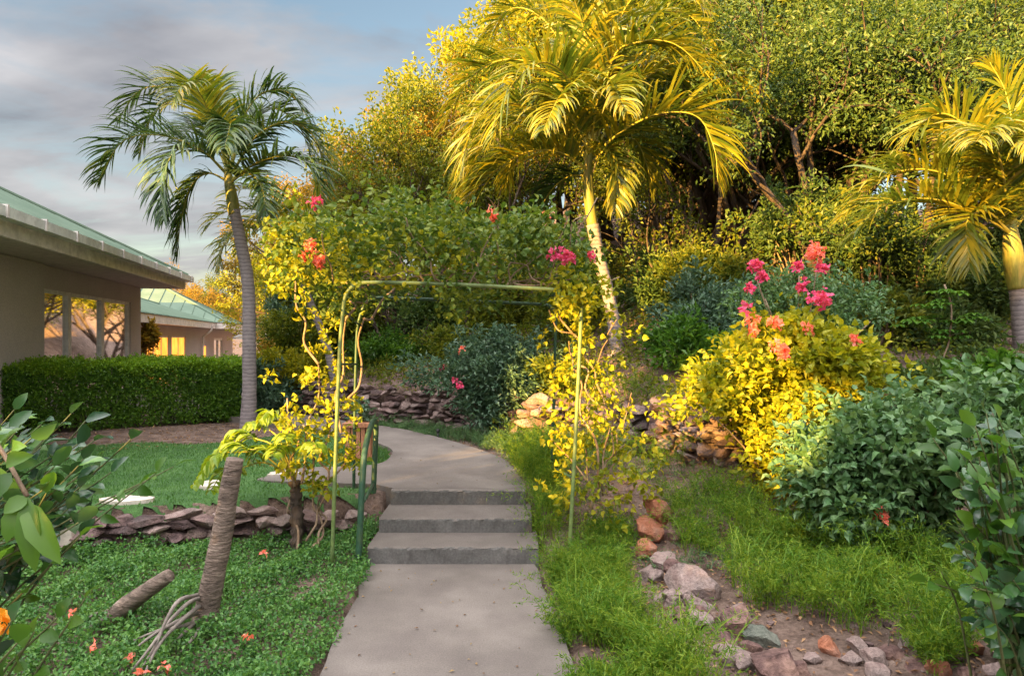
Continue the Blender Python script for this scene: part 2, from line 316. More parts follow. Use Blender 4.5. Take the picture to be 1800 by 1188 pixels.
# ------------------------------------------------------------------ ground
WX = np.array([-60, -12, -6, -4, -2.3, -1.0, 0.1, 0.7, 1.3, 1.65, 1.95, 3.2, 5, 9, 60.]); WY = np.array([30, 20, 15, 12.6, 10.9, 10.2, 8.8, 8.2, 7.5, 6.8, 6.3, 6.3, 6.3, 6.2, 6.2])
LX = np.array([-60, -6, -3.8, -3, -2, -1.5, -1.0]); LY = np.array([4, 4.5, 5.15, 5.45, 5.75, 5.9, 6.0])
def ss(a, b, x): t = np.clip((x-a)/(b-a), 0, 1); return t*t*(3-2*t)
pathL = [(-1.04, 6.03), (-1.25, 6.2), (-2.3, 6.35), (-2.35, 6.55), (-2.35, 6.8), (-2.1, 6.95), (-1.45, 7.1), (-1.35, 7.6), (-1.5, 8.2), (-2.2, 9.1), (-3.5, 10.3), (-6, 11.9), (-10, 14)]
pathR = [(.12, 6.03), (.06, 6.6), (-.13, 7.5), (-.75, 8.6), (-1.6, 9.7), (-2.9, 10.8), (-5.2, 12.8), (-9, 15.2)]
ppoly = np.array(pathL + pathR[::-1])
def inpoly(x, y, poly):
    x = np.asarray(x, float); y = np.asarray(y, float); ins = np.zeros(x.shape, bool); n = len(poly)
    for i in range(n):
        x1, y1 = poly[i]; x2, y2 = poly[(i+1) % n]
        c = ((y1 > y) != (y2 > y)) & (x < (x2-x1)*(y-y1)/((y2-y1) if y2 != y1 else 1e-9)+x1); ins ^= c
    return ins
def hill(x, y):
    dist = np.maximum(y-np.interp(x, WX, WY), 0)*.85
    s = ss(-10, -1.5, x)
    return np.where(dist > 0, .5*ss(0, .15, dist)*ss(-7, -3, x), 0) + s*(.30*np.minimum(dist, 24) + .02*np.clip(dist-24, 0, 200))
def zg(x, y, raw=False):
    x = np.asarray(x, float); y = np.asarray(y, float)
    left = .34*ss(-.06, .06, y-np.interp(x, LX, LY))
    right = .36*ss(4.9, 6.2, y) + .10*np.clip(x-.35, 0, 2.5) + .05*ss(1.2, 3, x)*ss(1.0, 4.0, y)
    w = ss(-1.2, .3, x)
    z = left*(1-w)+right*w
    z = z - 1.1*ss(15, 24, y)*ss(-5, -9, x)
    z = z + hill(x, y)
    z = z + .02*np.sin(x*2.3+1)*np.cos(y*1.9) * (np.abs(x) < 20)
    # keep clear of the path and steps
    m = (x > -1.3) & (x < .42) & (y < 6.1); z = np.where((x > -1.12) & (x < .22+.08*np.clip(5.14-y, 0, 3)) & (y < 6.1), -.06+.0*z, z)
    z = np.where(inpoly(x, y, ppoly), np.minimum(z, .36), z)
    return z
def pz(y): return .372 + .012*np.maximum(y-6, 0)
def axis(lo, hi, step, far):
    a = list(np.arange(lo, hi+1e-6, step)); s = step
    b = [a[-1]]
    while b[-1] < far: s *= 1.25; b.append(b[-1]+s)
    c = [a[0]]; s = step
    while c[-1] > -far: s *= 1.25; c.append(c[-1]-s)
    return np.array(c[:0:-1]+a+b[1:])
xs = axis(-7, 7, .09, 900); ys = axis(1.5, 16, .09, 1200)
X, Y = np.meshgrid(xs, ys); Z = zg(X, Y)
nx, ny = len(xs), len(ys); ii = (np.arange(ny-1)[:, None]*nx+np.arange(nx-1)[None])
F = np.stack([ii, ii+1, ii+nx+1, ii+nx], -1).reshape(-1, 4)
g = G(); g.add(np.stack([X, Y, Z], -1).reshape(-1, 3), F)
tag(g.put('ground', M['soil'], smooth=True, origin=(0, 0, 0)), kind='structure')
# lawn sheet
def sheet(name, mt, test, x0, x1, y0, y1, st, dz, **k):
    xs = np.arange(x0, x1, st); ys = np.arange(y0, y1, st); X, Y = np.meshgrid(xs, ys)
    V = np.stack([X, Y, zg(X, Y)+dz], -1).reshape(-1, 3); nx, ny = len(xs), len(ys)
    ii = (np.arange(ny-1)[:, None]*nx+np.arange(nx-1)[None]).reshape(-1)
    F = np.stack([ii, ii+1, ii+nx+1, ii+nx], -1); cx = V[F, 0].mean(1); cy = V[F, 1].mean(1); F = F[test(cx, cy)]
    g = G(); g.add(V, F); return g.put(name, mt, origin=(0, 0, 0), smooth=True)
def lawn_test(x, y):
    wob = .15*np.sin(x*2.1)+.1*np.sin(x*5)
    near = (y > np.interp(x, LX, LY)+.03) & (x < -1.2) & ~inpoly(x, y, ppoly)
    lim = np.interp(x, [-12, -5, -3.6, -3.0, -1], [7.6, 8.7, 8.9, 10.2, 10.2])+wob
    return near & (y < lim)
tag(sheet('lawn', M['lawn'], lawn_test, -9, -1.1, 4.4, 11.5, .07, .006), kind='structure')
# path, steps
def slab(name, poly, z0, top, mt):
    n = len(poly); poly = np.array(poly); g = G()
    import mathutils.geometry as mg
    tri = mg.tessellate_polygon([[Vector((a, b, 0)) for a, b in poly]])
    V = np.concatenate([np.column_stack([poly, np.full(n, z0)]), np.column_stack([poly, top])])
    fix = []
    for t in tri:
        a, b, c = [V[i+n] for i in t]
        fix.append([t[0]+n, t[1]+n, t[2]+n] if np.cross(b-a, c-a)[2] > 0 else [t[0]+n, t[2]+n, t[1]+n])
    i = np.arange(n); j = (i+1) % n
    g.add(V, [np.array(fix), np.stack([i, j, j+n, i+n], -1)])
    return g
def smooth_poly(L, n): return [tuple(p[:2]) for p in curve([(a, b, 0) for a, b in L], n)]
pl = [pathL[0]]+smooth_poly(pathL[1:], 60); pr = smooth_poly(pathR, 40)
pol = np.array(pl+pr[::-1])
tag(slab('p', pol, .2, pz(pol[:, 1]), None).put('upper_path', M['concrete'], origin=(0, 0, 0)), kind='structure')
def lowpoly():
    rng = np.random.default_rng(3); L = []; Rr = []
    for y in np.linspace(-4, 5.14, 60):
        L.append((-1.085+.075*(5.14-y)*min(1, 6/(6+max(0, 3-y)))+.015*math.sin(y*3)+.008*rng.standard_normal(), y)); Rr.append((.19+.073*(5.14-y)+.015*math.sin(y*2.3)+.008*rng.standard_normal(), y))
    return np.array(L+Rr[::-1])
lp = lowpoly(); tag(slab('p', lp, -.12, np.zeros(len(lp)), None).put('lower_path', M['concrete'], origin=(0, 0, 0)), kind='structure')
st = empty('garden_steps', (-.43, 5.14, 0), 'three grey concrete steps leading up under the garden arch', 'steps')
SY = [5.14, 5.52, 5.97]; SZ = [.128, .243, .372]
for k in range(3):
    y0, z1 = SY[k], SZ[k]; z0 = SZ[k-1] if k else -.05; y1 = SY[k+1]+.04 if k < 2 else 6.02
    xl, xr = -1.09+.015*k, .20-.04*k
    # riser body with chipped, slightly rounded nosing
    g = G(); rng = np.random.default_rng(k); n = 50; xx = np.linspace(xl, xr, n)
    prof = [(0, z0), (0, z1-.022), (.003, z1-.010), (.012, z1-.002), (.03, z1), (y1-y0, z1)]
    V = []
    for i, (a, b) in enumerate(prof):
        jit = (.0035*rng.standard_normal(n) if i in (1, 2, 3) else 0)
        V.append(np.column_stack([xx, y0+a+jit+np.zeros(n), np.full(n, b)+(jit*.5 if i in (2, 3) else 0)]))
    V = np.concatenate(V); ii = (np.arange(len(prof)-1)[:, None]*n+np.arange(n-1)[None]).reshape(-1)
    Fq = np.stack([ii, ii+1, ii+n+1, ii+n], -1)
    sidel = np.arange(len(prof))*n; g.add(V, Fq)
    for e, s in ((0, 1), (n-1, -1)):
        Vp = V[np.arange(len(prof))*n+e]; Vp = np.concatenate([Vp, [[Vp[0][0], y1, z0]]]); c = Vp.mean(0); kk = len(Vp)
        g.add(np.concatenate([Vp, [c]]), np.array([[i, (i+1) % kk, kk] for i in range(kk)]))
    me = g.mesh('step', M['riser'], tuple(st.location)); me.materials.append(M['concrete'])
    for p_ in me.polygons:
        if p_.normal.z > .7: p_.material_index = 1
    obj('step', me, st)
# flagstones
def flagstone(px, py, w_, d_, lab, seed):
    z = .345; d = 1200*(CAMZ-z)/(py-594); x = (px-900)/1200*d; rng = np.random.default_rng(seed); n = 14
    th = np.linspace(0, 2*np.pi, n, endpoint=False); r = 1+.12*rng.standard_normal(n)
    pts = np.column_stack([x+np.cos(th)*r*w_/2, d+np.sin(th)*r*d_/2]); top = np.full(n, float(zg(x, d))+.035)
    g = slab('f', pts, z-.03, top, None); o = g.put('flagstone', M['flag'], origin=(x, d, z)); tag(o, lab, 'flagstone', 'flagstones across the lawn')
flagstone(222, 882, .42, .22, 'pale round flagstone in the lawn, nearest to the red rock edging', 1)
flagstone(378, 857, .36, .26, 'pale flagstone in the lawn just left of the tall leaning stump', 2)
flagstone(500, 838, .30, .2, 'pale flagstone at the foot of the yellow climbing plant', 3)
flagstone(95, 905, .34, .2, 'pale flagstone half hidden behind the glossy leaves at left', 4)

# ------------------------------------------------------------------ rocks and stone walls
import bmesh
def icos(sub):
    bm = bmesh.new(); bmesh.ops.create_icosphere(bm, subdivisions=sub, radius=1); V = np.array([v.co[:] for v in bm.verts]); F = np.array([[v.index for v in f.verts] for f in bm.faces]); bm.free(); return V, F
ICO = {k: icos(k) for k in (1, 2, 3, 4)}
def rockgeo(rng, sub, size, planes=11):
    V, F = ICO[sub]; V = V.copy()
    for _ in range(planes):
        n = norm(rng.standard_normal(3)); h = rng.uniform(.36, .68); dd = V@n; V -= np.outer(np.maximum(dd-h, 0), n)*.985
    fr = rng.uniform(2, 4, 3); ph = rng.uniform(0, 6, 3)
    V *= 1+.03*(np.sin(V[:, :1]*fr[0]*3+ph[0])+np.sin(V[:, 1:2]*fr[1]*3+ph[1])+np.sin(V[:, 2:]*fr[2]*3+ph[2]))
    if sub >= 3: V *= 1+.012*rng.standard_normal((len(V), 1))
    a = rng.uniform(0, 6.28); c, s = math.cos(a), math.sin(a)
    V = V*np.asarray(size)@np.array([[c, s, 0], [-s, c, 0], [0, 0, 1]])
    return V, F
def stone_wall(name, label, line, h0, hts, size, seed, zfun=None, sub=2, mt='rock', thick=.16, setback=.5):
    rng = np.random.default_rng(seed); line = np.asarray(line, float); seg = np.linalg.norm(np.diff(line, axis=0), axis=1); cum = np.concatenate([[0], np.cumsum(seg)]); T = cum[-1]
    g = G(); z = 0; row = 0
    hmax = max(hts)
    while z < hmax:
        t = rng.uniform(0, size); rh = size*rng.uniform(.42, .62)
        while t < T:
            s = size*rng.uniform(.7, 1.45); x = np.interp(t, cum, line[:, 0]); y = np.interp(t, cum, line[:, 1]); h = np.interp(t/T, np.linspace(0, 1, len(hts)), hts)
            if z < h*rng.uniform(.75, 1.08):
                V, F = rockgeo(rng, sub, (s*.62, thick*rng.uniform(.8, 1.2), rh*rng.uniform(.52, .85)))
                zb = (zfun(x, y) if zfun else float(zg(x, y-.3)))
                tx = rng.uniform(-.2, .2); V = V@np.array([[1, 0, tx], [0, 1, 0], [-tx, 0, 1]])
                g.add(V+np.array([x+rng.uniform(-.02, .02), y+z*setback*.3+rng.uniform(-.05, .05), zb+h0+z+rh*.4]), F)
            t += s*.95
        z += rh*.85; row += 1
    o = g.put(name, M[mt], origin=(line[0][0], line[0][1], 0)); return tag(o, label, 'stone wall')
stone_wall('stone_wall', 'low dry stone edging of reddish rocks between lawn and ground cover at left', [(-6, 4.35), (-3.8, 5.0), (-3.3, 5.25), (-3, 5.32), (-2.5, 5.5), (-2, 5.65), (-1.5, 5.8), (-1.2, 5.85)], -.02, [.40, .38, .35, .32, .30, .31, .30, .2], .19, 11, lambda x, y: 0.0, 3)
stone_wall('stone_wall', 'distant dry stone wall of small pinkish rocks seen through the arch', [(-4.2, 12.75), (-3.3, 11.6), (-2.3, 10.75), (-1.6, 10.4), (-1.0, 10.1), (-.4, 9.4)], -.02, [.45, .55, .62, .62, .6, .5], .19, 12, lambda x, y: .40)
stone_wall('stone_wall', 'grey and brown boulder wall between the teal shrub and the arch column', [(-.5, 9.4), (.1, 8.7), (.7, 8.1), (1.05, 7.7)], -.03, [.45, .6, .62, .5], .22, 13, lambda x, y: .40, 3)
stone_wall('stone_wall', 'brown boulder retaining wall left of the yellow bougainvillea bush', [(1.05, 7.75), (1.3, 7.45), (1.65, 6.75), (1.95, 6.25), (2.3, 6.1), (2.9, 6.25), (3.6, 6.25)], -.05, [.5, .62, .6, .55, .5, .5, .45], .21, 14, lambda x, y: float(zg(min(x, 2.2)-.2, min(y-.3, 6.0))), 3)
def rock(px, py, w_, h_, d, mt, label, seed, dep=None, grp=None):
    rng = np.random.default_rng(seed); c = P(px, py-h_*.12, d); sx = w_/1200*d/2*1.4; sz = h_/1200*d/2*1.45
    V, F = rockgeo(rng, 4, (sx, (dep or sx)*rng.uniform(.8, 1.0), sz), 13)
    # undo the random spin's effect on width by rescaling
    V[:, 0] *= sx*.86/max(np.abs(V[:, 0]).max(), 1e-6); V[:, 2] *= sz*.86/max(np.abs(V[:, 2]).max(), 1e-6)
    g = G(); g.add(V+c, F); o = g.put('rock', M[mt], origin=tuple(c), smooth=False); tag(o, label, 'rock', grp or 'loose rocks edging the planting beds'); return o
RK = [ # px,py,w,h,d,mat,label
 (1280, 1107, 66, 62, 3.75, 'rock_purple', 'purple brown rock with a pale orange face, largest near the path at lower right'),
 (1300, 1080, 34, 30, 3.95, 'rock', 'small brown rock tucked above the purple brown rock by the bed'),
 (1340, 1127, 56, 40, 3.62, 'rock_green', 'grey green rounded rock between the purple rocks of the bed edging'),
 (1316, 1145, 40, 50, 3.45, 'rock_purple', 'pale pink wedge shaped rock left of the grey green rock'),
 (1364, 1172, 84, 44, 3.3, 'rock_purple', 'flat purple rock with an orange corner at the bottom edge of the photo'),
 (1458, 1148, 34, 40, 3.45, 'rock_orange', 'orange upright rock alone on the bare soil'),
 (1486, 1174, 22, 18, 3.35, 'rock_orange', 'tiny orange rock right of the orange upright rock'),
 (1570, 1160, 74, 50, 3.35, 'rock_purple', 'purple rock beneath the pale dead twigs'),
 (1612, 1182, 60, 26, 3.2, 'rock_purple', 'flat pinkish rock at the bottom edge right of the dead twigs'),
 (1535, 1182, 46, 24, 3.2, 'rock', 'small dark rock at the bottom edge left of the dead twigs'),
 (1688, 1124, 62, 60, 3.55, 'rock', 'brown upright rock at the right end of the fern bed'),
 (1725, 1165, 44, 50, 3.35, 'rock', 'dark brown leaning rock below the glossy shrub at right'),
 (1738, 1135, 46, 40, 3.6, 'rock_orange', 'tan rock beside the brown upright rock at right'),
 (1684, 1092, 60, 22, 3.8, 'rock_orange', 'flat tan rock lying behind the brown upright rock'),
 (1775, 1165, 40, 30, 3.45, 'rock_purple', 'pale pink rock in the lower right corner'),
 (1212, 1040, 84, 66, 4.3, 'rock', 'large brown boulder sloping along the fern bed edge'),
 (1190, 1012, 44, 46, 4.5, 'rock_purple', 'pinkish rock at the top of the sloping row'),
 (1226, 1068, 46, 36, 4.12, 'rock', 'reddish brown rock under the large brown boulder'),
 (1165, 1055, 30, 26, 4.3, 'rock', 'small dark rock left of the large brown boulder'),
 (1158, 902, 46, 46, 5.35, 'rock_orange', 'bright orange rock on top of the sunlit pile'),
 (1198, 912, 42, 40, 5.35, 'rock_purple', 'grey rock next to the bright orange rock'),
 (1146, 938, 56, 40, 5.25, 'rock_orange', 'orange rock low at the left of the sunlit pile'),
 (1184, 944, 46, 42, 5.22, 'rock_purple', 'pink grey rock low in the middle of the sunlit pile'),
 (1222, 942, 46, 36, 5.22, 'rock', 'reddish rock low at the right of the sunlit pile'),
 (1240, 925, 30, 22, 5.4, 'rock', 'small reddish rock trailing right of the sunlit pile'),
 (968, 928, 42, 40, 5.62, 'rock_purple', 'pinkish rock on top of the little heap beside the steps'),
 (956, 952, 26, 30, 5.5, 'rock', 'dark rock low at the left of the heap beside the steps'),
 (980, 955, 32, 32, 5.45, 'rock', 'brown rock low at the right of the heap beside the steps'),
 (1000, 945, 30, 30, 5.6, 'rock_purple', 'grey pink rock behind the base of the right arch post'),
]
for i, a in enumerate(RK): rock(*a, seed=100+i)
rr = np.random.default_rng(777); k2_ = 0; CN = {'rock': 'brown', 'rock_purple': 'reddish grey', 'rock_orange': 'orange'}
ORD = 'first second third fourth fifth sixth seventh eighth ninth tenth eleventh twelfth thirteenth fourteenth fifteenth sixteenth seventeenth eighteenth nineteenth twentieth twenty-first twenty-second'.split()
edge = curve([(1135, 965, 0), (1165, 1000, 0), (1195, 1055, 0), (1240, 1095, 0), (1290, 1150, 0), (1350, 1182, 0)], 40); k_ = 0
for a, b, _ in edge[::2]:
    a += rr.uniform(-26, 22); b += rr.uniform(-8, 12); zz0 = .10; dd = 1200*(CAMZ-zz0)/(b-594); zt = float(zg((a-900)/1200*dd, dd)); dd = 1200*(CAMZ-zt-.02)/(b-594)
    sz_ = rr.uniform(22, 42); mm_ = str(rr.choice(['rock', 'rock_purple', 'rock_orange'], p=[.4, .5, .1])); rock(a, b, sz_*1.15, sz_*.8, dd, mm_, ORD[k_]+' small '+CN[mm_]+' rock from the upper end of the sloping row', 800+k_, grp='small rocks of the sloping row'); k_ += 1
for a, b in sorted(((1400, 1180), (1425, 1160), (1500, 1160), (1515, 1140), (1535, 1165), (1600, 1130), (1632, 1160), (1660, 1180), (1695, 1185), (1712, 1140), (1745, 1185), (1765, 1150), (1645, 1120), (1675, 1100))):
    a += rr.uniform(-4, 4); dd = 1200*(CAMZ-.2)/(b-594); zt = float(zg((a-900)/1200*dd, dd)); dd = 1200*(CAMZ-zt-.02)/(b-594); sz_ = rr.uniform(22, 40)
    mm_ = str(rr.choice(['rock', 'rock_purple', 'rock_orange'], p=[.4, .5, .1])); rock(a, b, sz_*1.15, sz_*.85, dd, mm_, ORD[k2_]+' small '+CN[mm_]+' rock from the left along the bottom right edge of the bed', 850+k_, grp='small rocks along the bottom right'); k_ += 1; k2_ += 1
# pebbles and litter: one uncountable scatter
rng = np.random.default_rng(5); g = G(); n = 900
px_ = rng.uniform(.6, 4.2, n); py_ = rng.uniform(2.9, 6.0, n); zz_ = zg(px_, py_)
for a, b, c in zip(px_, py_, zz_):
    s = .006+.030*rng.random()**4; V, F = rockgeo(rng, 1, (s, s*.8, s*.6), 3); g.add(V+np.array([a, b, c+s*.2]), F)
tag(g.put('gravel', M['rock'], origin=(2, 4.5, 0)), 'small stones scattered over the bare soil of the right bed', 'gravel', kind='stuff')
# fine aggregate marks and dropped leaves on the paving
M['litter2'] = leafmat('dropped leaf', [(.10, .055, .03), (.20, .12, .07), (.30, .22, .10)], .7, .1, .1)
g = G(); n = 60; a = np.column_stack([rng.uniform(-1.0, .2, n), rng.uniform(2.9, 5.0, n)]); b = np.column_stack([rng.uniform(-1.3, .1, 40), rng.uniform(6.1, 9.5, 40)]); b = b[inpoly(b[:, 0], b[:, 1], ppoly)]
p = np.concatenate([np.column_stack([a, np.full(len(a), .008)]), np.column_stack([b, pz(b[:, 1])+.008])]); n = len(p); d = rdir(rng, n)*[1, 1, .1]; leaves(g, p, d, rdir(rng, n)*.25+[0, 0, 1], rng.uniform(.012, .035, n), rng.uniform(.006, .016, n), fold=.08)
tag(g.put('fallen_leaves', M['litter2'], origin=(0, 0, 0)), 'small dry leaves dropped on the concrete path', 'leaf litter', kind='stuff')
# litter of dry leaves
g = G(); n = 5200
a = np.column_stack([rng.uniform(.4, 5, n), rng.uniform(2.8, 6.2, n)]); b = np.column_stack([rng.uniform(-8, -3, 1500), rng.uniform(8.2, 11.3, 1500)]); c = np.column_stack([rng.uniform(-3, 7, 6000), rng.uniform(7, 14, 6000)])
a = np.concatenate([a, b, c]); n = len(a); a = a[~inpoly(a[:, 0], a[:, 1], ppoly)]; n = len(a)
p = np.column_stack([a, zg(a[:, 0], a[:, 1])+.012]); d = rdir(rng, n)*[1, 1, .25]
leaves(g, p, d, rdir(rng, n)*.4+[0, 0, 1], rng.uniform(.02, .05, n), rng.uniform(.01, .025, n), fold=.1)
M['litter'] = leafmat('dry leaf', [(.10, .055, .03), (.24, .13, .07), (.38, .24, .13)], .7, .1, .1)
tag(g.put('leaf_litter', M['litter'], origin=(0, 0, 0)), 'dry fallen leaves on the soil of the beds', 'leaf litter', kind='stuff')

# ------------------------------------------------------------------ arch, handrail, planter
ar = empty('garden_arch', (-.45, 5.6, 0), 'green metal garden arch of bent tubes carrying bougainvillea over the steps', 'arch')
def tb(name, pts, r, mt, par, n=10, k=40):
    g = G(); tube(g, curve(pts, k), r, n); return g.put(name, M[mt], par, smooth=True)
D1, D2 = 5.0, 6.2
front = [P(583, 1003, D1), P(590, 800, D1), P(597, 620, D1), P(603, 545, D1), P(607, 522, D1), P(618, 505, D1), P(640, 497, D1), P(700, 497, D1), P(800, 500, D1), P(900, 505, D1), P(985, 510, D1), P(1008, 518, D1), P(1019, 532, D1), P(1021, 560, D1), P(1012, 760, D1), P(1000, 985, D1)]
back = [P(621, 960, D2), P(623, 760, D2), P(627, 600, D2), P(632, 560, D2), P(642, 535, D2), P(660, 524, D2), P(720, 525, D2), P(850, 530, D2), P(950, 535, D2), P(968, 540, D2), P(976, 555, D2), P(976, 600, D2), P(972, 750, D2), P(966, 900, D2)]
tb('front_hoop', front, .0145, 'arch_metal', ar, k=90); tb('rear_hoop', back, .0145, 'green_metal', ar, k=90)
def lerp(a, b, t): return a+(b-a)*t
for a, b in (((603, 545), (630, 570)), ((640, 497), (660, 524)), ((800, 500), (800, 528)), ((985, 510), (950, 535)), ((1018, 640), (975, 660)), ((596, 640), (626, 640)), ((590, 820), (622, 800)), ((1008, 840), (969, 820))):
    g = G(); tube(g, [P(*a, D1), P(*b, D2)], .009, 8); g.put('cross_bar', M['green_metal'], ar, smooth=True)
hr = empty('handrail', (-1.17, 5.5, 0), 'green painted tubular handrail at the left of the steps', 'handrail')
tb('rail', [P(630, 985, 5.05), P(634, 900, 5.05), P(638, 830, 5.08), P(641, 795, 5.15), P(648, 762, 5.5), P(655, 742, 5.9), P(659, 740, 6.0), P(661, 750, 6.05), P(659, 800, 6.05), P(655, 900, 6.05)], .024, 'green_metal', hr, 12, 60)
g = G(); tube(g, [P(640, 880, 5.1), P(656, 850, 6.05)], .014, 8); g.put('brace', M['green_metal'], hr, smooth=True)
pc = P(634, 806, 7.55); pb = empty('wooden_planter', (pc[0], pc[1], float(pz(7.5))), 'small square slatted wooden planter standing on the path behind the handrail', 'planter')
zb = pb.location.z
g = G()
for k in range(5):
    for s in (0, 1):
        o_ = -.11+.055*k
        box(g, (pc[0]+o_-.022, pc[1]+(-.14 if s else .125), zb+.04), (pc[0]+o_+.022, pc[1]+(-.125 if s else .14), zb+.34))
        box(g, (pc[0]+(-.14 if s else .125), pc[1]+o_-.022, zb+.04), (pc[0]+(-.125 if s else .14), pc[1]+o_+.022, zb+.34))
g.put('slats', M['cedar'], pb)
g = G(); box(g, (pc[0]-.165, pc[1]-.165, zb+.342), (pc[0]+.165, pc[1]+.165, zb+.385)); g.put('rim', M['cedar'], pb)
g = G(); box(g, (pc[0]-.15, pc[1]-.15, zb+.004), (pc[0]+.15, pc[1]+.15, zb+.038)); g.put('base', M['cedar'], pb)
g = G(); box(g, (pc[0]-.12, pc[1]-.12, zb+.05), (pc[0]+.12, pc[1]+.12, zb+.339)); g.put('liner', M['soil'], pb)
rng = np.random.default_rng(9); pp = empty('potted_plant', (pc[0], pc[1], zb+.37), 'small dark green plant growing in the slatted wooden planter', 'plant')
g = G(); leafball(g, rng, np.array([pc[0], pc[1], zb+.47])+rng.uniform(-.06, .06, (10, 3)), 10, .08, .08, .035, 'oval'); g.put('foliage', M['teal'], pp)
g = G(); tube(g, [(pc[0], pc[1], zb+.386), (pc[0]+.01, pc[1], zb+.5)], .008, 6); g.put('stem', M['stem'], pp)
# spotlight / small black post by the path
q = P(770, 767, 9.0); l = empty('path_light', (q[0], q[1], q[2]), 'small black path light at the edge of the upper path', 'light')
g = G(); tube(g, [(q[0], q[1], q[2]-.05), (q[0], q[1], q[2]+.05)], .013, 10); g.put('post', M['black'], l, smooth=True)
g = G(); tube(g, [(q[0], q[1], q[2]+.05), (q[0], q[1], q[2]+.06), (q[0], q[1], q[2]+.09), (q[0], q[1], q[2]+.10)], [.015, .024, .024, .015], 12); g.put('lamp_head', M['black'], l, smooth=True)

# ------------------------------------------------------------------ houses
def frame2(o, a):  # local x = along a, y = inward, z = up
    a = norm(np.array([a[0], a[1], 0.])); inw = np.array([-a[1], a[0], 0.]); 
    return np.array([a, inw, [0, 0, 1.]]).T, np.array([o[0], o[1], 0.])
def hiproof(root, Mx, x0, x1, y0, y1, ze, zr, ribs=.42, name='roof'):
    """eave rectangle in local coords, hips 45 degrees"""
    w_ = y1-y0; l_ = x1-x0; h = min(w_, l_)/2
    if l_ >= w_: A = (x0+h, y0+h, zr); B = (x1-h, y0+h, zr)
    else: A = (x0+h, y0+h, zr); B = (x0+h, y1-h, zr)
    V = np.array([(x0, y0, ze), (x1, y0, ze), (x1, y1, ze), (x0, y1, ze), A, B], float)
    if l_ >= w_: F4 = [[0, 1, 5, 4], [2, 3, 4, 5]]; F3 = [[1, 2, 5], [3, 0, 4]]
    else: F4 = [[1, 2, 5, 4], [3, 0, 4, 5]]; F3 = [[0, 1, 4], [2, 3, 5]]
    W = V@Mx[0].T+Mx[1]; g = G(); g.add(W, [np.array(F4), np.array(F3), np.array([[3, 2, 1], [3, 1, 0]])])
    # standing seams
    tan = (zr-ze)/h
    def seam(p0, p1):
        p0 = np.array(p0)+[0, 0, .012]; p1 = np.array(p1)+[0, 0, .012]; W = np.array([p0, p1])@Mx[0].T+Mx[1]; tube(g, W, .016, 4)
    for x in np.arange(x0+ribs, x1-.05, ribs):
        r_ = min(x-x0, x1-x, w_/2); seam((x, y0, ze), (x, y0+r_, ze+r_*tan)); seam((x, y1, ze), (x, y1-r_, ze+r_*tan))
    for y in np.arange(y0+ribs, y1-.05, ribs):
        r_ = min(y-y0, y1-y, l_/2); seam((x0, y, ze), (x0+r_, y, ze+r_*tan)); seam((x1, y, ze), (x1-r_, y, ze+r_*tan))
    g.put(name, M['roof'], root)
    g = G()
    for p0, p1 in ((V[0], V[4]), (V[3], V[4] if l_ >= w_ else V[5]), (V[1], V[5] if l_ >= w_ else V[4]), (V[2], V[5]), (V[4], V[5])):
        W = np.array([p0+[0, 0, .02], p1+[0, 0, .02]])@Mx[0].T+Mx[1]; tube(g, W, .055, 8)
    g.put('ridge_cap', M['roof'], root)
def ring(root, Mx, x0, x1, y0, y1, z0, z1, t, mt, name):
    g = G()
    box(g, (x0, y0, z0), (x1, y0+t, z1), Mx); box(g, (x0, y1-t, z0), (x1, y1, z1), Mx)
    box(g, (x0, y0+t, z0), (x0+t, y1-t, z1), Mx); box(g, (x1-t, y0+t, z0), (x1, y1-t, z1), Mx)
    return g.put(name, M[mt], root)
def window(root, Mx, x0, x1, z0, z1, muls, interior='curtain', fw=.06, y=0.0, sun_glow=False, depth=.2):
    """opening in wall whose outer face is y; muls = list of (centre, width)"""
    g = G(); fr = fw
    box(g, (x0, y+.03, z0), (x0+fr, y+.11, z1), Mx); box(g, (x1-fr, y+.03, z0), (x1, y+.11, z1), Mx)
    box(g, (x0+fr, y+.03, z1-fr), (x1-fr, y+.11, z1), Mx); box(g, (x0+fr, y+.03, z0), (x1-fr, y+.11, z0+fr), Mx)
    for c, w_ in muls: box(g, (c-w_/2, y+.02, z0+fr), (c+w_/2, y+.12, z1-fr), Mx)
    f = g.put('window', M['frame'], root)
    edges = [x0+fr]+[e for c, w_ in sorted(muls) for e in (c-w_/2, c+w_/2)]+[x1-fr]
    for a, b in zip(edges[::2], edges[1::2]):
        g = G(); box(g, (a, y+.065, z0+fr), (b, y+.073, z1-fr), Mx); g.put('pane', M['glass'], f)
    g = G(); n = 40; xx = np.linspace(x0+.01, x1-.01, n); yy = y+(.045 if interior == 'lit' else .17)+(.004 if interior == 'lit' else .018)*np.sin(np.arange(n)*1.5)
    V = np.concatenate([np.column_stack([xx, yy, np.full(n, z0)]), np.column_stack([xx, yy, np.full(n, z1)])])@Mx[0].T+Mx[1]
    i = np.arange(n-1); g.add(V, np.stack([i, i+1, i+n+1, i+n], -1)); g.put('blind', M[interior], f)  # curtain, dark interior, or glowing sheet imitating a sunset reflection
    return f
def wall_with_openings(g, Mx, x0, x1, z0, z1, ops, y0=0, t=.2):
    """ops: (xa, xb, za, zb), non overlapping, ordered"""
    x = x0
    for xa, xb, za, zb_ in sorted(ops):
        box(g, (x, y0, z0), (xa, y0+t, z1), Mx); box(g, (xa, y0, z0), (xb, y0+t, za), Mx); box(g, (xa, y0, zb_), (xb, y0+t, z1), Mx); x = xb
    box(g, (x, y0, z0), (x1, y0+t, z1), Mx)
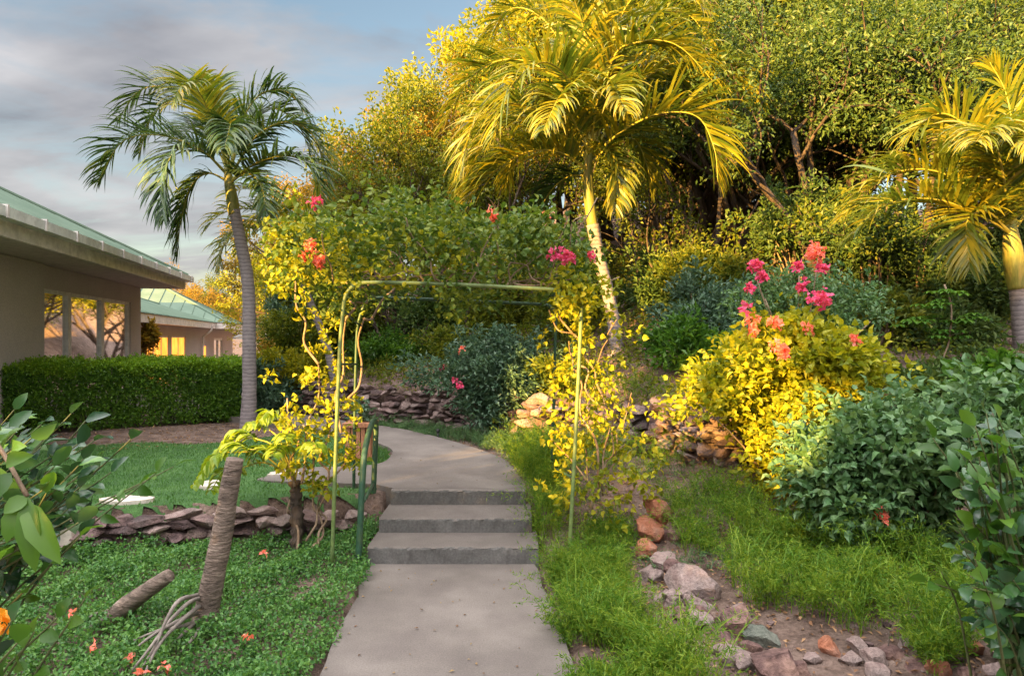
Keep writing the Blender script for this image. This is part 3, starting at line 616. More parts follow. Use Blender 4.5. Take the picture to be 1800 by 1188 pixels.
# house A : local x from far corner towards the camera... local frame: origin far corner, a = direction towards near, inward = left
Ca = np.array([-8.7, 16.0]); aN = np.array([.227, -.974])
Ra = np.array([[aN[0], aN[1], 0], [-aN[1]*-1, 0, 0], [0, 0, 1]])
axx = np.array([.227, -.974, 0]); inn = np.array([-.974, -.227, 0])   # inward = away from the garden
MA = (np.array([axx, inn, [0, 0, 1.]]).T, np.array([Ca[0], Ca[1], 0.]))
hA = empty('garden_house', (Ca[0], Ca[1], .3), 'taupe rendered house with green metal roof and tall windows behind the hedge at left', 'house')
LA, WA, z0, zs = 11.0, 8.0, .2, 2.87
g = G(); wx0, wx1, wz0, wz1 = .74, 5.3, .55, 2.5
wall_with_openings(g, MA, 0, LA, z0, zs, [(wx0, wx1, wz0, wz1)])
box(g, (0, .2, z0), (.2, WA, zs), MA); box(g, (LA-.2, .2, z0), (LA, WA, zs), MA); box(g, (.2, WA-.2, z0), (LA-.2, WA, zs), MA)
g.put('wall', M['wall'], hA)
g = G(); box(g, (5.36, -.09, z0), (LA+.1, -.003, zs-.004), MA); g.put('wall_panel', M['wall'], hA)
def t_px(px): k = (px-900)/1200; return (k*16+8.7)/(.227+.974*k)
window(hA, MA, wx0, wx1, wz0, wz1, [(t_px(183), .16), (t_px(125), .14)], 'curtain', .06)
ring(hA, MA, -.3, LA+.9, -.9, WA+.9, 2.88, 3.14, .04, 'fascia', 'fascia')
g = G(); box(g, (-.26, -.86, 2.875), (LA+.86, WA+.86, 2.905), MA); g.put('soffit', M['soffit'], hA)
hiproof(hA, MA, -.33, LA+.93, -.93, WA+.93, 3.19, 3.19+.50*(WA+1.86)/2)
g = G()
box(g, (-.45, -1.04, 3.06), (LA+1.0, -.905, 3.075), MA); box(g, (-.45, -1.055, 3.06), (LA+1.0, -1.04, 3.18), MA)
box(g, (-.45, -1.04, 3.06), (-.33, WA+.9, 3.074), MA); box(g, (-.465, -1.055, 3.06), (-.45, WA+.9, 3.18), MA)
g.put('gutter', M['gutter'], hA)
for x in np.arange(-.2, LA, 1.0):
    g = G(); box(g, (x-.02, -1.075, 3.05), (x+.02, -1.056, 3.2), MA); box(g, (x-.02, -1.055, 3.181), (x+.02, -.9, 3.2), MA); g.put('gutter_bracket', M['fascia'], hA)
# house B
hB = empty('distant_house', (-12.9, 30, -.7), 'distant lower house with a pale green hipped roof and glowing orange windows', 'house')
k1 = np.array([-12.5, 29.6]); ax2 = norm(np.array([.268, -.963, 0])); in2 = np.array([-.963, -.268, 0])
MB = (np.array([ax2, in2, [0, 0, 1.]]).T, np.array([k1[0], k1[1], 0.]))
zE = 2.10
# block 2 : x from -10 (far) to -0.7 (front); block 1 : further towards camera, set back 1.3
g = G(); wall_with_openings(g, MB, -9, 14, -1.2, zE, [(-5.2, -2.2, .0, 1.7), (4.6, 7.0, .1, 1.76), (7.4, 10.4, .1, 1.76)], .7)
box(g, (-9, .9, -1.2), (-8.8, 8, zE), MB); box(g, (13.8, .9, -1.2), (14, 8, zE), MB); box(g, (-8.8, 7.8, -1.2), (13.8, 8, zE), MB)
g.put('wall', M['wall'], hB)
window(hB, MB, -5.2, -2.2, .0, 1.7, [(-3.7, .14)], 'dark', .1, .7)
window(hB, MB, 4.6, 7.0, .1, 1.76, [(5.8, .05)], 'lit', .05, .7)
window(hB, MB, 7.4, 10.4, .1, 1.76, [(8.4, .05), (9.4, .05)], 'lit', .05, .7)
g = G(); box(g, (.35, .66, .45), (1.0, .697, 1.35), MB); g.put('small_window', M['lit'], hB)  # glowing box standing in for a sunlit patch of wall
ring(hB, MB, -9.8, .1, -.1, 9, zE, zE+.26, .05, 'fascia', 'fascia')
g = G(); box(g, (.102, .3, zE), (14.8, .35, zE+.24), MB); g.put('fascia', M['fascia'], hB)
g = G(); box(g, (-9.7, -.04, zE-.003), (.04, 8.9, zE+.02), MB); box(g, (.105, .355, zE+.001), (14.7, 8.9, zE+.02), MB); g.put('soffit', M['soffit'], hB)
hiproof(hB, MB, -6.5, .14, -.14, 12, zE+.28, 4.15, .5)
hiproof(hB, MB, -4, 14.8, .27, 9, zE+.25, 3.75, .5)
g = G(); 
W = np.array([(1.4, .25, zE+.1), (1.4, .3, zE-.1), (1.5, .6, zE-.35), (1.5, .64, -1.)])@MB[0].T+MB[1]; tube(g, W, .045, 8); g.put('downpipe', M['fascia'], hB)

# ------------------------------------------------------------------ palms
def frond_geo(rng, pts, llen, npairs=60, width=.034, vee=.5, droop=.5, tipdrop=None):
    """pts: rachis curve. returns leaflets G"""
    c = curve(pts, 40); k = len(c); seg = np.linalg.norm(np.diff(c, axis=0), axis=1); cum = np.concatenate([[0], np.cumsum(seg)]); T = cum[-1]
    g = G(); tt = np.linspace(.13, .995, npairs)
    pos = np.column_stack([np.interp(tt*T, cum, c[:, i]) for i in range(3)]); tan = norm(np.column_stack([np.interp(tt*T, cum, np.gradient(c[:, i], cum)) for i in range(3)]))
    # frame: side = horizontal-ish perpendicular
    s0 = np.cross(tan, [0, 0, 1.0]); m = np.linalg.norm(s0, axis=1, keepdims=True)
    ref = norm(s0[np.argmax(m[:, 0])]); s0 = np.where(m > .25, s0/np.maximum(m, 1e-6), ref); 
    for i in range(1, len(s0)):
        if np.dot(s0[i], s0[i-1]) < 0: s0[i] = -s0[i]
    s0 = norm(s0); up = np.cross(s0, tan)
    L = llen*np.interp(tt, [.1, .25, .55, .85, 1], [.5, .95, 1.0, .7, .3])
    for sgn in (-1, 1):
        fw = np.interp(tt, [0, .7, 1], [.75, 1.05, 1.9])[:, None]
        fw = fw+.22*rng.standard_normal(fw.shape)
        d0 = norm(s0*sgn*1.0+tan*fw+up*(vee+.28*rng.standard_normal((npairs, 1))))
        n = 6; cur = pos.copy(); d = d0.copy(); LL = L*1.3*rng.uniform(.75, 1.12, npairs); P_ = [cur.copy()]; D_ = [d.copy()]
        for j in range(n):
            cur = cur+d*(LL/n)[:, None]; d = norm(d+np.array([0, 0, -1])*droop*(.05+.10*j)+.03*rng.standard_normal(d.shape)); P_.append(cur.copy()); D_.append(d.copy())
        prof = np.array([.45, .95, 1.0, .9, .7, .4, .05])
        nn = norm(up+.3*rng.standard_normal(up.shape))
        V = []
        for j in range(n+1):
            sd = norm(np.cross(D_[j], nn)); wj = width*.5*prof[j]*(LL/llen)[:, None]**.5
            V += [P_[j]-sd*wj+nn*wj*.35, P_[j]+sd*wj+nn*wj*.35]
        V = np.stack(V, 1).reshape(-1, 3); q = np.arange(n)*2; Fl = np.stack([q, q+1, q+3, q+2], -1)
        off = (np.arange(npairs)*(2*(n+1)))[:, None, None]; g.add(V, (Fl[None]+off).reshape(-1, 4))
    return g, c
def palm(name, label, base, trunk, tr, shaft, sr, fronds, leafm, seed, llen=.5, barkm='palmbark', npairs=78, group=None):
    rng = np.random.default_rng(seed); root = empty(name, base, label, 'palm tree', group)
    c = curve(trunk, 60); k = len(c); r = np.interp(np.linspace(0, 1, k), np.linspace(0, 1, len(tr)), tr)
    r = r*(1+.04*(np.arange(k) % 2)); g = G(); tube(g, c, r, 14, jitter=.02, rng=rng); g.put('trunk', M[barkm], root, smooth=True)
    g = G(); tube(g, curve(shaft, 16), np.interp(np.linspace(0, 1, len(curve(shaft, 16))), np.linspace(0, 1, len(sr)), sr), 12); g.put('crownshaft', M['shaft'], root, smooth=True)
    for i, f in enumerate(fronds):
        pts = f[0] if isinstance(f, tuple) else f; mm = f[1] if isinstance(f, tuple) else leafm; ll = f[2] if isinstance(f, tuple) and len(f) > 2 else llen
        g, cc = frond_geo(rng, pts, ll, npairs, width=.034, vee=rng.uniform(.25, .6), droop=rng.uniform(.5, .9))
        fr = g.put('frond', M[mm], root)
        g = G(); kk = len(cc); tube(g, cc, np.interp(np.linspace(0, 1, kk), [0, .15, 1], [.026, .014, .003]), 6); g.put('stalk', M['rachis'], fr, smooth=True)
    return root
def FR(lst, d0, depths):
    """rachis from pixel list with depth offsets from d0"""
    return [P(x, y, d0+dz) for (x, y), dz in zip(lst, depths)]
def outfr(c, az, el, L, bend=1.0, n=6):
    """frond leaving c at azimuth az, elevation el, drooping"""
    pts = [np.array(c, float)]; a, e = R(az), R(el)
    for i in range(n):
        d = np.array([math.cos(a)*math.cos(e), math.sin(a)*math.cos(e), math.sin(e)]); pts.append(pts[-1]+d*L/n); e -= bend*R(24)
    return pts
# left palm
d = 10.3; B = P(435, 752, d); B[2] = float(zg(B[0], B[1]))-.02
tr = [B, P(438, 700, d), P(438, 600, d), P(436, 500, d), P(424, 430, d), P(412, 370, d)]
cs0 = [P(412, 378, d), P(408, 350, d), P(403, 322, d), P(400, 295, d)]
ct = P(402, 305, d)
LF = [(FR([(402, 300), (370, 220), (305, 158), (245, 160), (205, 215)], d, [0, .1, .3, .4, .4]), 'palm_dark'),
      (FR([(400, 295), (375, 215), (345, 155), (322, 150), (300, 185)], d, [0, -.4, -1.0, -1.5, -1.8]), 'palm'),  # the one sunlit frond, its light put into the lighter leaf copy
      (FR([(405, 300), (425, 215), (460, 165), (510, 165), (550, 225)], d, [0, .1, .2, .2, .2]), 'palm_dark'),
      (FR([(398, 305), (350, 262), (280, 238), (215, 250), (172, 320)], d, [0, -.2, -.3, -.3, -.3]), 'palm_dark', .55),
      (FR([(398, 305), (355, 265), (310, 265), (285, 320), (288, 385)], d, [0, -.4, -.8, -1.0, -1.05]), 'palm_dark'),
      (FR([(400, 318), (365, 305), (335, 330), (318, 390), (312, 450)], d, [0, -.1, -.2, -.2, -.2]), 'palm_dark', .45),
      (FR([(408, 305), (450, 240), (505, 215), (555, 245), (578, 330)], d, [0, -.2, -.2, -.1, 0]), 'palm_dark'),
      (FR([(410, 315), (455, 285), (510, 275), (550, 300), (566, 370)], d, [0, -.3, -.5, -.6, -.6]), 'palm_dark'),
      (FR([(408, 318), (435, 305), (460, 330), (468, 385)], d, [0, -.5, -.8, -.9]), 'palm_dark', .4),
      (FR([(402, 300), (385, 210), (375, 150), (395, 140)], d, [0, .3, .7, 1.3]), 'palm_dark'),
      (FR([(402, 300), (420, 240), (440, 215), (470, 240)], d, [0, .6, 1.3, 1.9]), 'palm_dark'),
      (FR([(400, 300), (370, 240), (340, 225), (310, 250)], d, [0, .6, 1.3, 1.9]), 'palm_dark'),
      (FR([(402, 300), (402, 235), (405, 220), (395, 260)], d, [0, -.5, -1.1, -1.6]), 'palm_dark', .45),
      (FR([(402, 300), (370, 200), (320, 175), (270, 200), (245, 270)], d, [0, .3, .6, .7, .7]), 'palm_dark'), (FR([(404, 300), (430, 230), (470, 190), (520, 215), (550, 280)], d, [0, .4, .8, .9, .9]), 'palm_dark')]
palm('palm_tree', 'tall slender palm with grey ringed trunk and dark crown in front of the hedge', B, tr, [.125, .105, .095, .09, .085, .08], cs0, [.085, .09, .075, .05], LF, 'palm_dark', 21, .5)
# centre palm
d = 9.4; B = P(1082, 748, d); B[2] = float(zg(B[0], B[1]))-.03
tr = [B, P(1085, 680, d), P(1083, 600, d), P(1070, 520, d), P(1052, 450, d), P(1042, 395, d)]
cs0 = [P(1042, 400, d), P(1036, 350, d), P(1034, 310, d), P(1036, 262, d)]
CF = [(FR([(1034, 300), (985, 268), (925, 268), (865, 305), (820, 352)], d, [0, -.3, -.5, -.6, -.6]), 'palm', .62),
      (FR([(1036, 285), (985, 215), (900, 182), (835, 215), (812, 300)], d, [0, -.2, -.5, -.7, -.8]), 'palm', .62),
      (FR([(1038, 270), (985, 150), (910, 105), (835, 130), (775, 225)], d, [0, .1, .2, .3, .3]), 'palm', .62),
      (FR([(1038, 265), (1000, 110), (950, 30), (890, 20), (840, 100)], d, [0, .2, .3, .4, .4]), 'palm', .6),
      (FR([(1038, 262), (1035, 100), (1010, 0), (985, -50)], d, [0, -.1, -.5, -1.0]), 'palm', .55),
      (FR([(1040, 262), (1055, 90), (1065, 0), (1075, -80)], d, [0, .1, .2, .2]), 'palm', .4),
      (FR([(1040, 265), (1080, 110), (1140, 30), (1215, 30), (1260, 110)], d, [0, .2, .4, .5, .5]), 'palm', .55),
      (FR([(1042, 275), (1095, 230), (1160, 200), (1225, 205), (1255, 260), (1262, 320)], d, [0, -.4, -.8, -.9, -.9, -.9]), 'palm', .66),
      (FR([(1042, 270), (1110, 160), (1190, 110), (1270, 120), (1335, 190)], d, [0, 0, -.1, -.1, 0]), 'palm', .6),
      (FR([(1040, 290), (1065, 265), (1085, 300), (1078, 372)], d, [0, -.4, -.6, -.65]), 'palm', .35),
      (FR([(1034, 310), (1000, 310), (965, 340), (935, 400)], d, [0, .3, .5, .6]), 'palm_dark', .42),
      (FR([(1038, 275), (1000, 195), (985, 170), (955, 230)], d, [0, -.6, -1.3, -1.8]), 'palm', .5),
      (FR([(1038, 270), (1050, 180), (1075, 150), (1100, 200)], d, [0, -.6, -1.2, -1.7]), 'palm', .45),
      (FR([(1038, 270), (1025, 150), (1000, 90), (960, 90)], d, [0, .5, 1.1, 1.8]), 'palm', .5),
      (FR([(1038, 270), (1075, 170), (1120, 120), (1170, 150)], d, [0, .5, 1.1, 1.8]), 'palm', .5),
      (FR([(1036, 290), (1010, 250), (960, 235), (905, 270), (890, 330)], d, [0, .4, .8, 1.1, 1.2]), 'palm', .55),
      (FR([(1036, 290), (990, 225), (930, 205), (865, 240), (805, 330)], d, [0, .2, .3, .3, .3]), 'palm', .7),
      (FR([(1038, 262), (1020, 80), (985, -20), (930, -60), (880, -20)], d, [0, .3, .8, 1.0, 1.2]), 'palm', .65),
      (FR([(1040, 262), (1080, 60), (1130, -20), (1190, -30), (1240, 20)], d, [0, -.2, -.6, -.8, -1.0]), 'palm', .65),
      (FR([(1040, 270), (1090, 150), (1165, 130), (1230, 160), (1280, 250)], d, [0, .3, .6, .7, .8]), 'palm', .7),
      (FR([(1040, 268), (1075, 110), (1120, 75), (1190, 80), (1260, 150)], d, [0, -.3, -.7, -.8, -.8]), 'palm', .65),
      (FR([(1042, 285), (1080, 240), (1120, 250), (1150, 330)], d, [0, .4, .7, .8]), 'palm', .55),
      (FR([(1038, 268), (1010, 160), (960, 110), (900, 150), (870, 240)], d, [0, -.5, -1.0, -1.3, -1.4]), 'palm', .65)]
palm('palm_tree', 'large centre palm with long golden sunlit fronds rising behind the arch', B, tr, [.115, .10, .09, .085, .085, .085], cs0, [.075, .078, .068, .05], CF, 'palm', 22, .6, npairs=92)
# right palm
d = 8.0; B = P(1800, 690, d); B[2] = float(zg(B[0], B[1]))-.03
tr = [B, P(1799, 640, d), P(1795, 560, d), P(1790, 500, d)]
cs0 = [P(1790, 508, d), P(1785, 470, d), P(1779, 430, d), P(1776, 395, d)]
RF = [(FR([(1776, 400), (1745, 300), (1700, 225), (1650, 200), (1600, 240)], d, [0, -.2, -.4, -.4, -.4]), 'palm', .62),
      (FR([(1776, 405), (1720, 340), (1640, 300), (1560, 310), (1485, 380)], d, [0, -.1, -.2, -.2, -.2]), 'palm', .62),
      (FR([(1776, 410), (1715, 375), (1640, 350), (1560, 360), (1490, 425)], d, [0, -.4, -.6, -.7, -.7]), 'palm', .58),
      (FR([(1776, 410), (1735, 372), (1700, 390), (1705, 470)], d, [0, -.5, -.7, -.75]), 'palm', .5),
      (FR([(1778, 400), (1785, 280), (1770, 170), (1740, 110)], d, [0, 0, .1, .1]), 'palm', .5),
      (FR([(1780, 400), (1815, 260), (1850, 150), (1900, 120)], d, [0, .1, .2, .3]), 'palm', .5),
      (FR([(1780, 405), (1840, 340), (1930, 320), (2000, 380)], d, [0, -.3, -.5, -.6]), 'palm', .5),
      (FR([(1778, 400), (1760, 290), (1740, 230), (1715, 250)], d, [0, -.6, -1.2, -1.7]), 'palm', .5),
      (FR([(1778, 400), (1775, 300), (1790, 240), (1820, 260)], d, [0, -.5, -1.1, -1.6]), 'palm', .5),
      (FR([(1776, 400), (1730, 290), (1690, 250), (1640, 270)], d, [0, .6, 1.2, 1.7]), 'palm', .5)]
palm('palm_tree', 'palm at the right edge with bright yellow crownshaft and sunlit fronds', B, tr, [.115, .10, .095, .095], cs0, [.105, .115, .10, .06], RF, 'palm', 23, .55, npairs=84)
# small palm behind the arch
d = 12.0; B = P(590, 690, d); B[2] = float(zg(B[0], B[1]))-.03
tr = [B, P(575, 610, d), P(545, 530, d), P(520, 470, d)]
cs0 = [P(520, 475, d), P(510, 440, d), P(505, 415, d)]
c0 = P(506, 420, d); SF = [outfr(c0, a, e, 1.7, .95) for a, e in ((180, 35), (200, 60), (225, 30), (0, 40), (-25, 60), (-50, 25), (270, 55), (90, 60), (150, 50), (60, 35), (240, 80))]
palm('palm_tree', 'slender leaning palm with soft yellow fronds left behind the arch', B, tr, [.08, .07, .06, .055], cs0, [.06, .07, .04], SF, 'palm', 24, .45, npairs=34)

# ------------------------------------------------------------------ trees
def limb(g, tips, rng, p, d, L, r, lvl, nmax, spread=.75, upb=.12, segs=4):
    pts = [p]; dd = d
    for i in range(segs):
        dd = norm(dd+rng.standard_normal(3)*.16+np.array([0, 0, upb])); pts.append(pts[-1]+dd*L/segs)
    rr = np.linspace(r, r*.55, segs+1); tube(g, pts, rr, 8 if lvl == 0 else (6 if lvl == 1 else 4), cap=(lvl > 1))
    if lvl >= nmax:
        tips.append(pts[-1]); tips.append(pts[-2]); return
    nb = rng.integers(3, 5) if lvl else rng.integers(4, 6)
    for k in range(nb):
        at = pts[rng.integers(2, segs+1)] if k else pts[-1]
        pr = norm(np.cross(dd, rng.standard_normal(3))); nd_ = norm(dd*(.9 if k else 1.3)+pr*spread*rng.uniform(.6, 1.3))
        limb(g, tips, rng, at, nd_, L*rng.uniform(.6, .82), r*.52, lvl+1, nmax, spread, upb*.6, segs)
def make_tree(name, seed, H, trunks=1, lean=.1, spread=.75, lv=3, per=46, rad=.34, L=.085, W=.045, leafm='forest', forks=.26, kind='rhomb', mats=None):
    rng = np.random.default_rng(seed); root = empty(name, (0, 0, 0)); g = G(); tips = []
    for t in range(trunks):
        p = np.array([rng.uniform(-.15, .15)*(trunks > 1), rng.uniform(-.15, .15)*(trunks > 1), -.1]); d0 = norm(np.array([rng.normal()*lean, rng.normal()*lean, 1]))
        if trunks > 1: d0 = norm(d0+np.array([math.cos(t*2.4), math.sin(t*2.4), 0])*.35)
        pts = [p]; dd = d0
        for i in range(6): dd = norm(dd+rng.standard_normal(3)*.09+[0, 0, .04]); pts.append(pts[-1]+dd*H*forks/6)
        r0 = .016*H/math.sqrt(trunks)**.7; tube(g, pts, np.linspace(r0*1.25, r0*.8, 7), 10, jitter=.03, rng=rng)
        for k in range(max(3, 5-trunks)):
            az = k*2.4+rng.uniform(-.5, .5); nd_ = norm(dd*.8+np.array([math.cos(az), math.sin(az), .15])*rng.uniform(.6, 1.1))
            limb(g, tips, rng, pts[-1-(k % 2)], nd_, H*(1-forks)*.36*rng.uniform(.7, 1.15), r0*.6, 1, lv, spread)
    trk = g.put('trunk', M['bark'], root, smooth=True)
    tips = np.array(tips); tips = tips[tips[:, 2] > H*.16]
    g = G(); 
    dens = rng.uniform(.35, 1.3, len(tips))*(rng.random(len(tips)) > .25); reps = (per*dens/8).astype(int); cen = np.repeat(tips, reps, axis=0)+rng.standard_normal((reps.sum(), 3))*rad*.42
    leafball(g, rng, cen, 8, rad*.33, L, W, kind, up=.6, outc=tips.mean(0), fold=.15)
    cr = g.put('crown', M[leafm], root)
    return root, len(tips), g.n
def dup(root, loc, rz, s, label, cat, group, m=None, name=None):
    r = root.copy(); C.objects.link(r); r.location = loc; r.rotation_euler = (0, 0, rz); r.scale = (s, s, s)
    for k_ in list(r.keys()): 
        if k_ in ('label', 'category', 'group'): del r[k_]
    tag(r, label, cat, group)
    for ch in list(root.children):
        c = ch.copy(); C.objects.link(c); c.parent = r
        if m and ch.name.startswith(('crown', 'foliage')):
            key = (ch.data.name, m)
            if key not in MESHV:
                me = ch.data.copy(); me.materials[0] = M[m]; MESHV[key] = me
            c.data = MESHV[key]
    return r
MESHV = {}
protos = []
for sd_, H, tk, lv, per, sp, L_, W_ in ((1, 6, 1, 3, 170, .8, .10, .048), (2, 6, 3, 3, 150, .7, .095, .042), (3, 6, 2, 3, 170, .9, .085, .05), (4, 6, 1, 3, 150, .65, .10, .04)):
    protos.append(make_tree('tree', 40+sd_, H, tk, .12, sp, lv, per, .42, L_, W_)[0])
for sd_, tk in ((5, 5), (6, 4)): protos.append(make_tree('tree', 40+sd_, 6, tk, .3, .9, 3, 75, .4, .085, .04, forks=.5)[0])
# (px of trunk, depth, scale, proto, material, label)
T = [
 (1285, 14.0, 1.05, 1, 'forest', 'leafy olive tree rising behind the left magenta flowers'),
 (1370, 11.6, .85, 2, 'forest_dark', 'leafy green tree rising straight behind the magenta flowers'),
 (1730, 10.8, .85, 2, 'forest_dark', 'leafy dark tree left of the right palm trunk'),
 (1175, 14.2, 1.0, 2, 'forest', 'leafy olive tree right behind the drooping frond of the centre palm'),
 (1150, 13.4, .95, 4, 'forest', 'tangled multi stemmed tree just right of the centre palm trunk'),
 (1225, 13.4, 1.1, 5, 'forest', 'tangled dark stemmed tree between the centre palm fronds and the magenta flowers'),
 (1345, 12.6, 1.0, 4, 'forest_dark', 'many stemmed shaded tree left of the magenta flowers'),
 (1460, 10.4, .95, 5, 'forest_dark', 'many stemmed shaded tree above the coral flower'),
 (1600, 10.6, .9, 4, 'forest_dark', 'many stemmed tree behind the left fronds of the right palm'),
 (880, 13.5, .8, 5, 'forest', 'low many stemmed tree seen through the arch opening'),
 (700, 13.6, .8, 4, 'forest', 'many stemmed tree seen through the arch above the stone wall'),
 (575, 17, .95, 0, 'forest_bronze', 'bronze leaved tree standing against the sky right behind the left palm crown'),
 (640, 16, .92, 1, 'forest_bronze', 'loose golden bronze tree between the left palm and the centre palm'),
 (735, 15.5, 1.15, 2, 'forest', 'olive tree directly behind the left half of the arch canopy'),
 (770, 19, .96, 3, 'forest_bronze', 'taller bronze gold tree rising to the sky left of the centre palm'),
 (830, 17.5, 1.15, 1, 'forest_bronze', 'bronze green tree just left of the centre palm fronds'),
 (935, 20, 1.5, 0, 'forest_yellow', 'tall tree behind the centre palm crown'),
 (900, 14.5, 1.0, 3, 'forest', 'thin tree above the teal shrub seen through the arch'),
 (985, 16.5, 1.35, 2, 'forest', 'green tree behind the centre palm trunk'),
 (1080, 19, 1.75, 1, 'forest_yellow', 'tall yellow green tree above the centre palm'),
 (1120, 14.5, 1.25, 3, 'forest', 'slender tree right of the centre palm trunk'),
 (1215, 13.4, 1.25, 1, 'forest', 'forking dark trunked tree right of the centre palm'),
 (1190, 17, 1.75, 0, 'forest_yellow', 'tall tree with bright yellow top behind the forking trunk'),
 (1300, 15, 1.6, 2, 'forest_yellow', 'bright yellow topped tree at upper centre right'),
 (1330, 12.3, .95, 0, 'forest_dark', 'dark green tree in shade left of the magenta flowers'),
 (1400, 13, 1.35, 3, 'forest_dark', 'pale stemmed tree rising above the magenta flowers'),
 (1420, 17, 1.85, 0, 'forest_yellow', 'tall olive tree near the top between the two right palms'),
 (1480, 11.8, 1.1, 2, 'forest_dark', 'dark green tree just left of the right palm fronds'),
 (1530, 15.5, 1.5, 1, 'forest_dark', 'green tree behind the left tips of the right palm'),
 (1640, 12.5, 1.15, 3, 'forest_dark', 'dark tree behind the right palm fronds'),
 (1700, 18, 1.5, 2, 'forest_bronze', 'bronze tree with sky gaps at the upper right'),
 (1800, 14, 1.35, 0, 'forest', 'tree behind the right palm crown'),
 (1880, 17, 1.7, 1, 'forest_bronze', 'thin orange twigged tree in the upper right corner'),
 (1900, 11.5, 1.1, 2, 'forest_dark', 'dark tree at the far right edge of the slope'),
 (525, 20, .95, 2, 'forest_yellow', 'yellow tree beside the left palm trunk'),
 (545, 25, 1.15, 0, 'forest_yellow', 'golden round tree beyond the path bend'),
 (455, 47, 1.5, 3, 'forest', 'green tree right behind the distant house roof'),
 (390, 50, 1.5, 2, 'forest', 'olive tree behind the distant house left of the palm trunk'),
 (350, 44, 1.35, 1, 'forest_bronze', 'bronze tree over the ridge of the distant house'),
 (300, 46, 1.4, 0, 'forest_bronze', 'faint bronze tree between the two roofs'),
 (1240, 22, 1.7, 2, 'forest', 'farther tree filling the slope behind the yellow topped tree'),
 (1600, 22, 1.6, 0, 'forest', 'farther tree filling the slope at upper right'),
 (1000, 25, 1.7, 3, 'forest', 'farther tree on the slope behind the centre palm'),
 (1360, 24, 1.9, 1, 'forest_yellow', 'farthest tall tree at the top centre right'),
 (660, 22, 1.1, 0, 'forest', 'farther green tree behind the golden tree left of the arch'),
 (560, 27, 1.1, 1, 'forest', 'farther tree above the bend of the path'),
]
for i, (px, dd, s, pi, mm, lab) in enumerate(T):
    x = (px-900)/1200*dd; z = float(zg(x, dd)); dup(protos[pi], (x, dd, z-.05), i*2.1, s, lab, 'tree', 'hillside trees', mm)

# ------------------------------------------------------------------ shrubs
def shrub(name, label, cat, c, rx, ry, rz_, n, per, L, W, leafm, seed, kind='rhomb', stems=8, crad=.09, gaps=.35, grp=None, base=None, shell=.55, stemr=.008, **k):
    """c = centre of the foliage (world); base = ground point"""
    rng = np.random.default_rng(seed); c = np.array(c, float); base = np.array(base if base is not None else [c[0], c[1], float(zg(c[0], c[1]))], float)
    root = empty(name, tuple(base), label, cat, grp)
    K = 11; lc = rdir(rng, K)*rng.uniform(.25, .72, (K, 1)); lc[:, 2] *= .9; lr = rng.uniform(.28, .52, K); wch = rng.choice(K, n, p=lr**2/(lr**2).sum())
    u = rdir(rng, n); cen = lc[wch]+u*(lr[wch]*(shell+(1-shell)*rng.random(n)**.6)*(1+.25*(rng.random(n) < .12)*rng.random(n)))[:, None]
    cen[:, 2] = np.where((cen[:, 2] > .2) & (rng.random(n) < .06), cen[:, 2]+.22*rng.random(n), cen[:, 2]); cen = c+cen*np.array([rx, ry, rz_])*1.08
    ns_ = max(6, n//22); su = rdir(rng, ns_); su[:, 2] = np.abs(su[:, 2])*1.1; ra = rng.uniform(.55, .8, ns_); rb = ra+rng.uniform(.25, .6, ns_); spr = []
    for a_, b_, v_ in zip(ra, rb, su):
        for t_ in np.linspace(0, 1, 6): spr.append((v_*(a_+(b_-a_)*t_)+np.array([0, 0, -.12*t_*t_]))*np.array([rx, ry, rz_]))
    spr = np.array(spr)+c; cen = np.concatenate([cen, spr+rng.standard_normal(spr.shape)*.02])
    keep = (np.sin(cen[:, 0]*9/max(rx, .4)+seed)+np.sin(cen[:, 1]*8/max(rx, .4)+2*seed)+np.sin(cen[:, 2]*9/max(rx, .4)+3*seed))/3 > -1+gaps
    cen = cen[keep & (cen[:, 2] > zg(cen[:, 0], cen[:, 1])+.02)]
    g = G(); leafball(g, rng, cen, per, crad, L, W, kind, up=.7, outc=c-[0, 0, rz_*.5], **k)
    g.put('foliage', M[leafm], root)
    g = G()
    for i in range(stems):
        a = cen[rng.integers(len(cen))]; mid = (base+a)/2+rng.standard_normal(3)*.06*rx+[0, 0, .08*rz_]
        tube(g, curve([base+rng.standard_normal(3)*[.04, .04, 0]+[0, 0, -.05], mid, a], 8), np.linspace(stemr*1.5, stemr*.5, len(curve([base, mid, a], 8))), 5)
    g.put('stem', M['stem'], root, smooth=True)
    return root, cen
def flower(root, c, r, m, seed, n=34, pet=.035):
    rng = np.random.default_rng(seed); g = G(); leafball(g, rng, np.array(c)+rdir(rng, max(4, n//6))*r*.6, 8, r*.5, pet, pet*.95, 'heart', up=.4, fold=.3)
    return g.put('flower_cluster', M[m], root)
# hedge: clipped box
he = empty('hedge', (-7, 9.8, .3), 'long clipped green hedge in front of the taupe house', 'hedge')
rng = np.random.default_rng(31)
H0 = np.array([-9.5, 8.3]); H1 = np.array([-4.35, 11.1]); hv = H1-H0; hl = np.linalg.norm(hv); ht = hv/hl; hn = np.array([ht[1], -ht[0]])  # hn toward camera/right
n = 15000; t = rng.random(n)*hl; face = rng.choice(3, n, p=[.45, .47, .08]); dpt = 1.15; top = 1.27
off = np.where(face == 0, 0, rng.random(n)*dpt); zt = np.where(face == 1, top, .38+rng.random(n)**.85*(top-.38)); t = np.where(face == 2, hl, t)
wob = .05*np.sin(t*3.1)+.03*np.sin(t*7+1)
p = np.column_stack([H0[0]+ht[0]*t-hn[0]*(off-wob), H0[1]+ht[1]*t-hn[1]*(off-wob), zt+np.where(face == 1, .035*np.sin(t*4+off*3)+.02*rng.standard_normal(n), 0)])
p += rng.standard_normal(p.shape)*.03
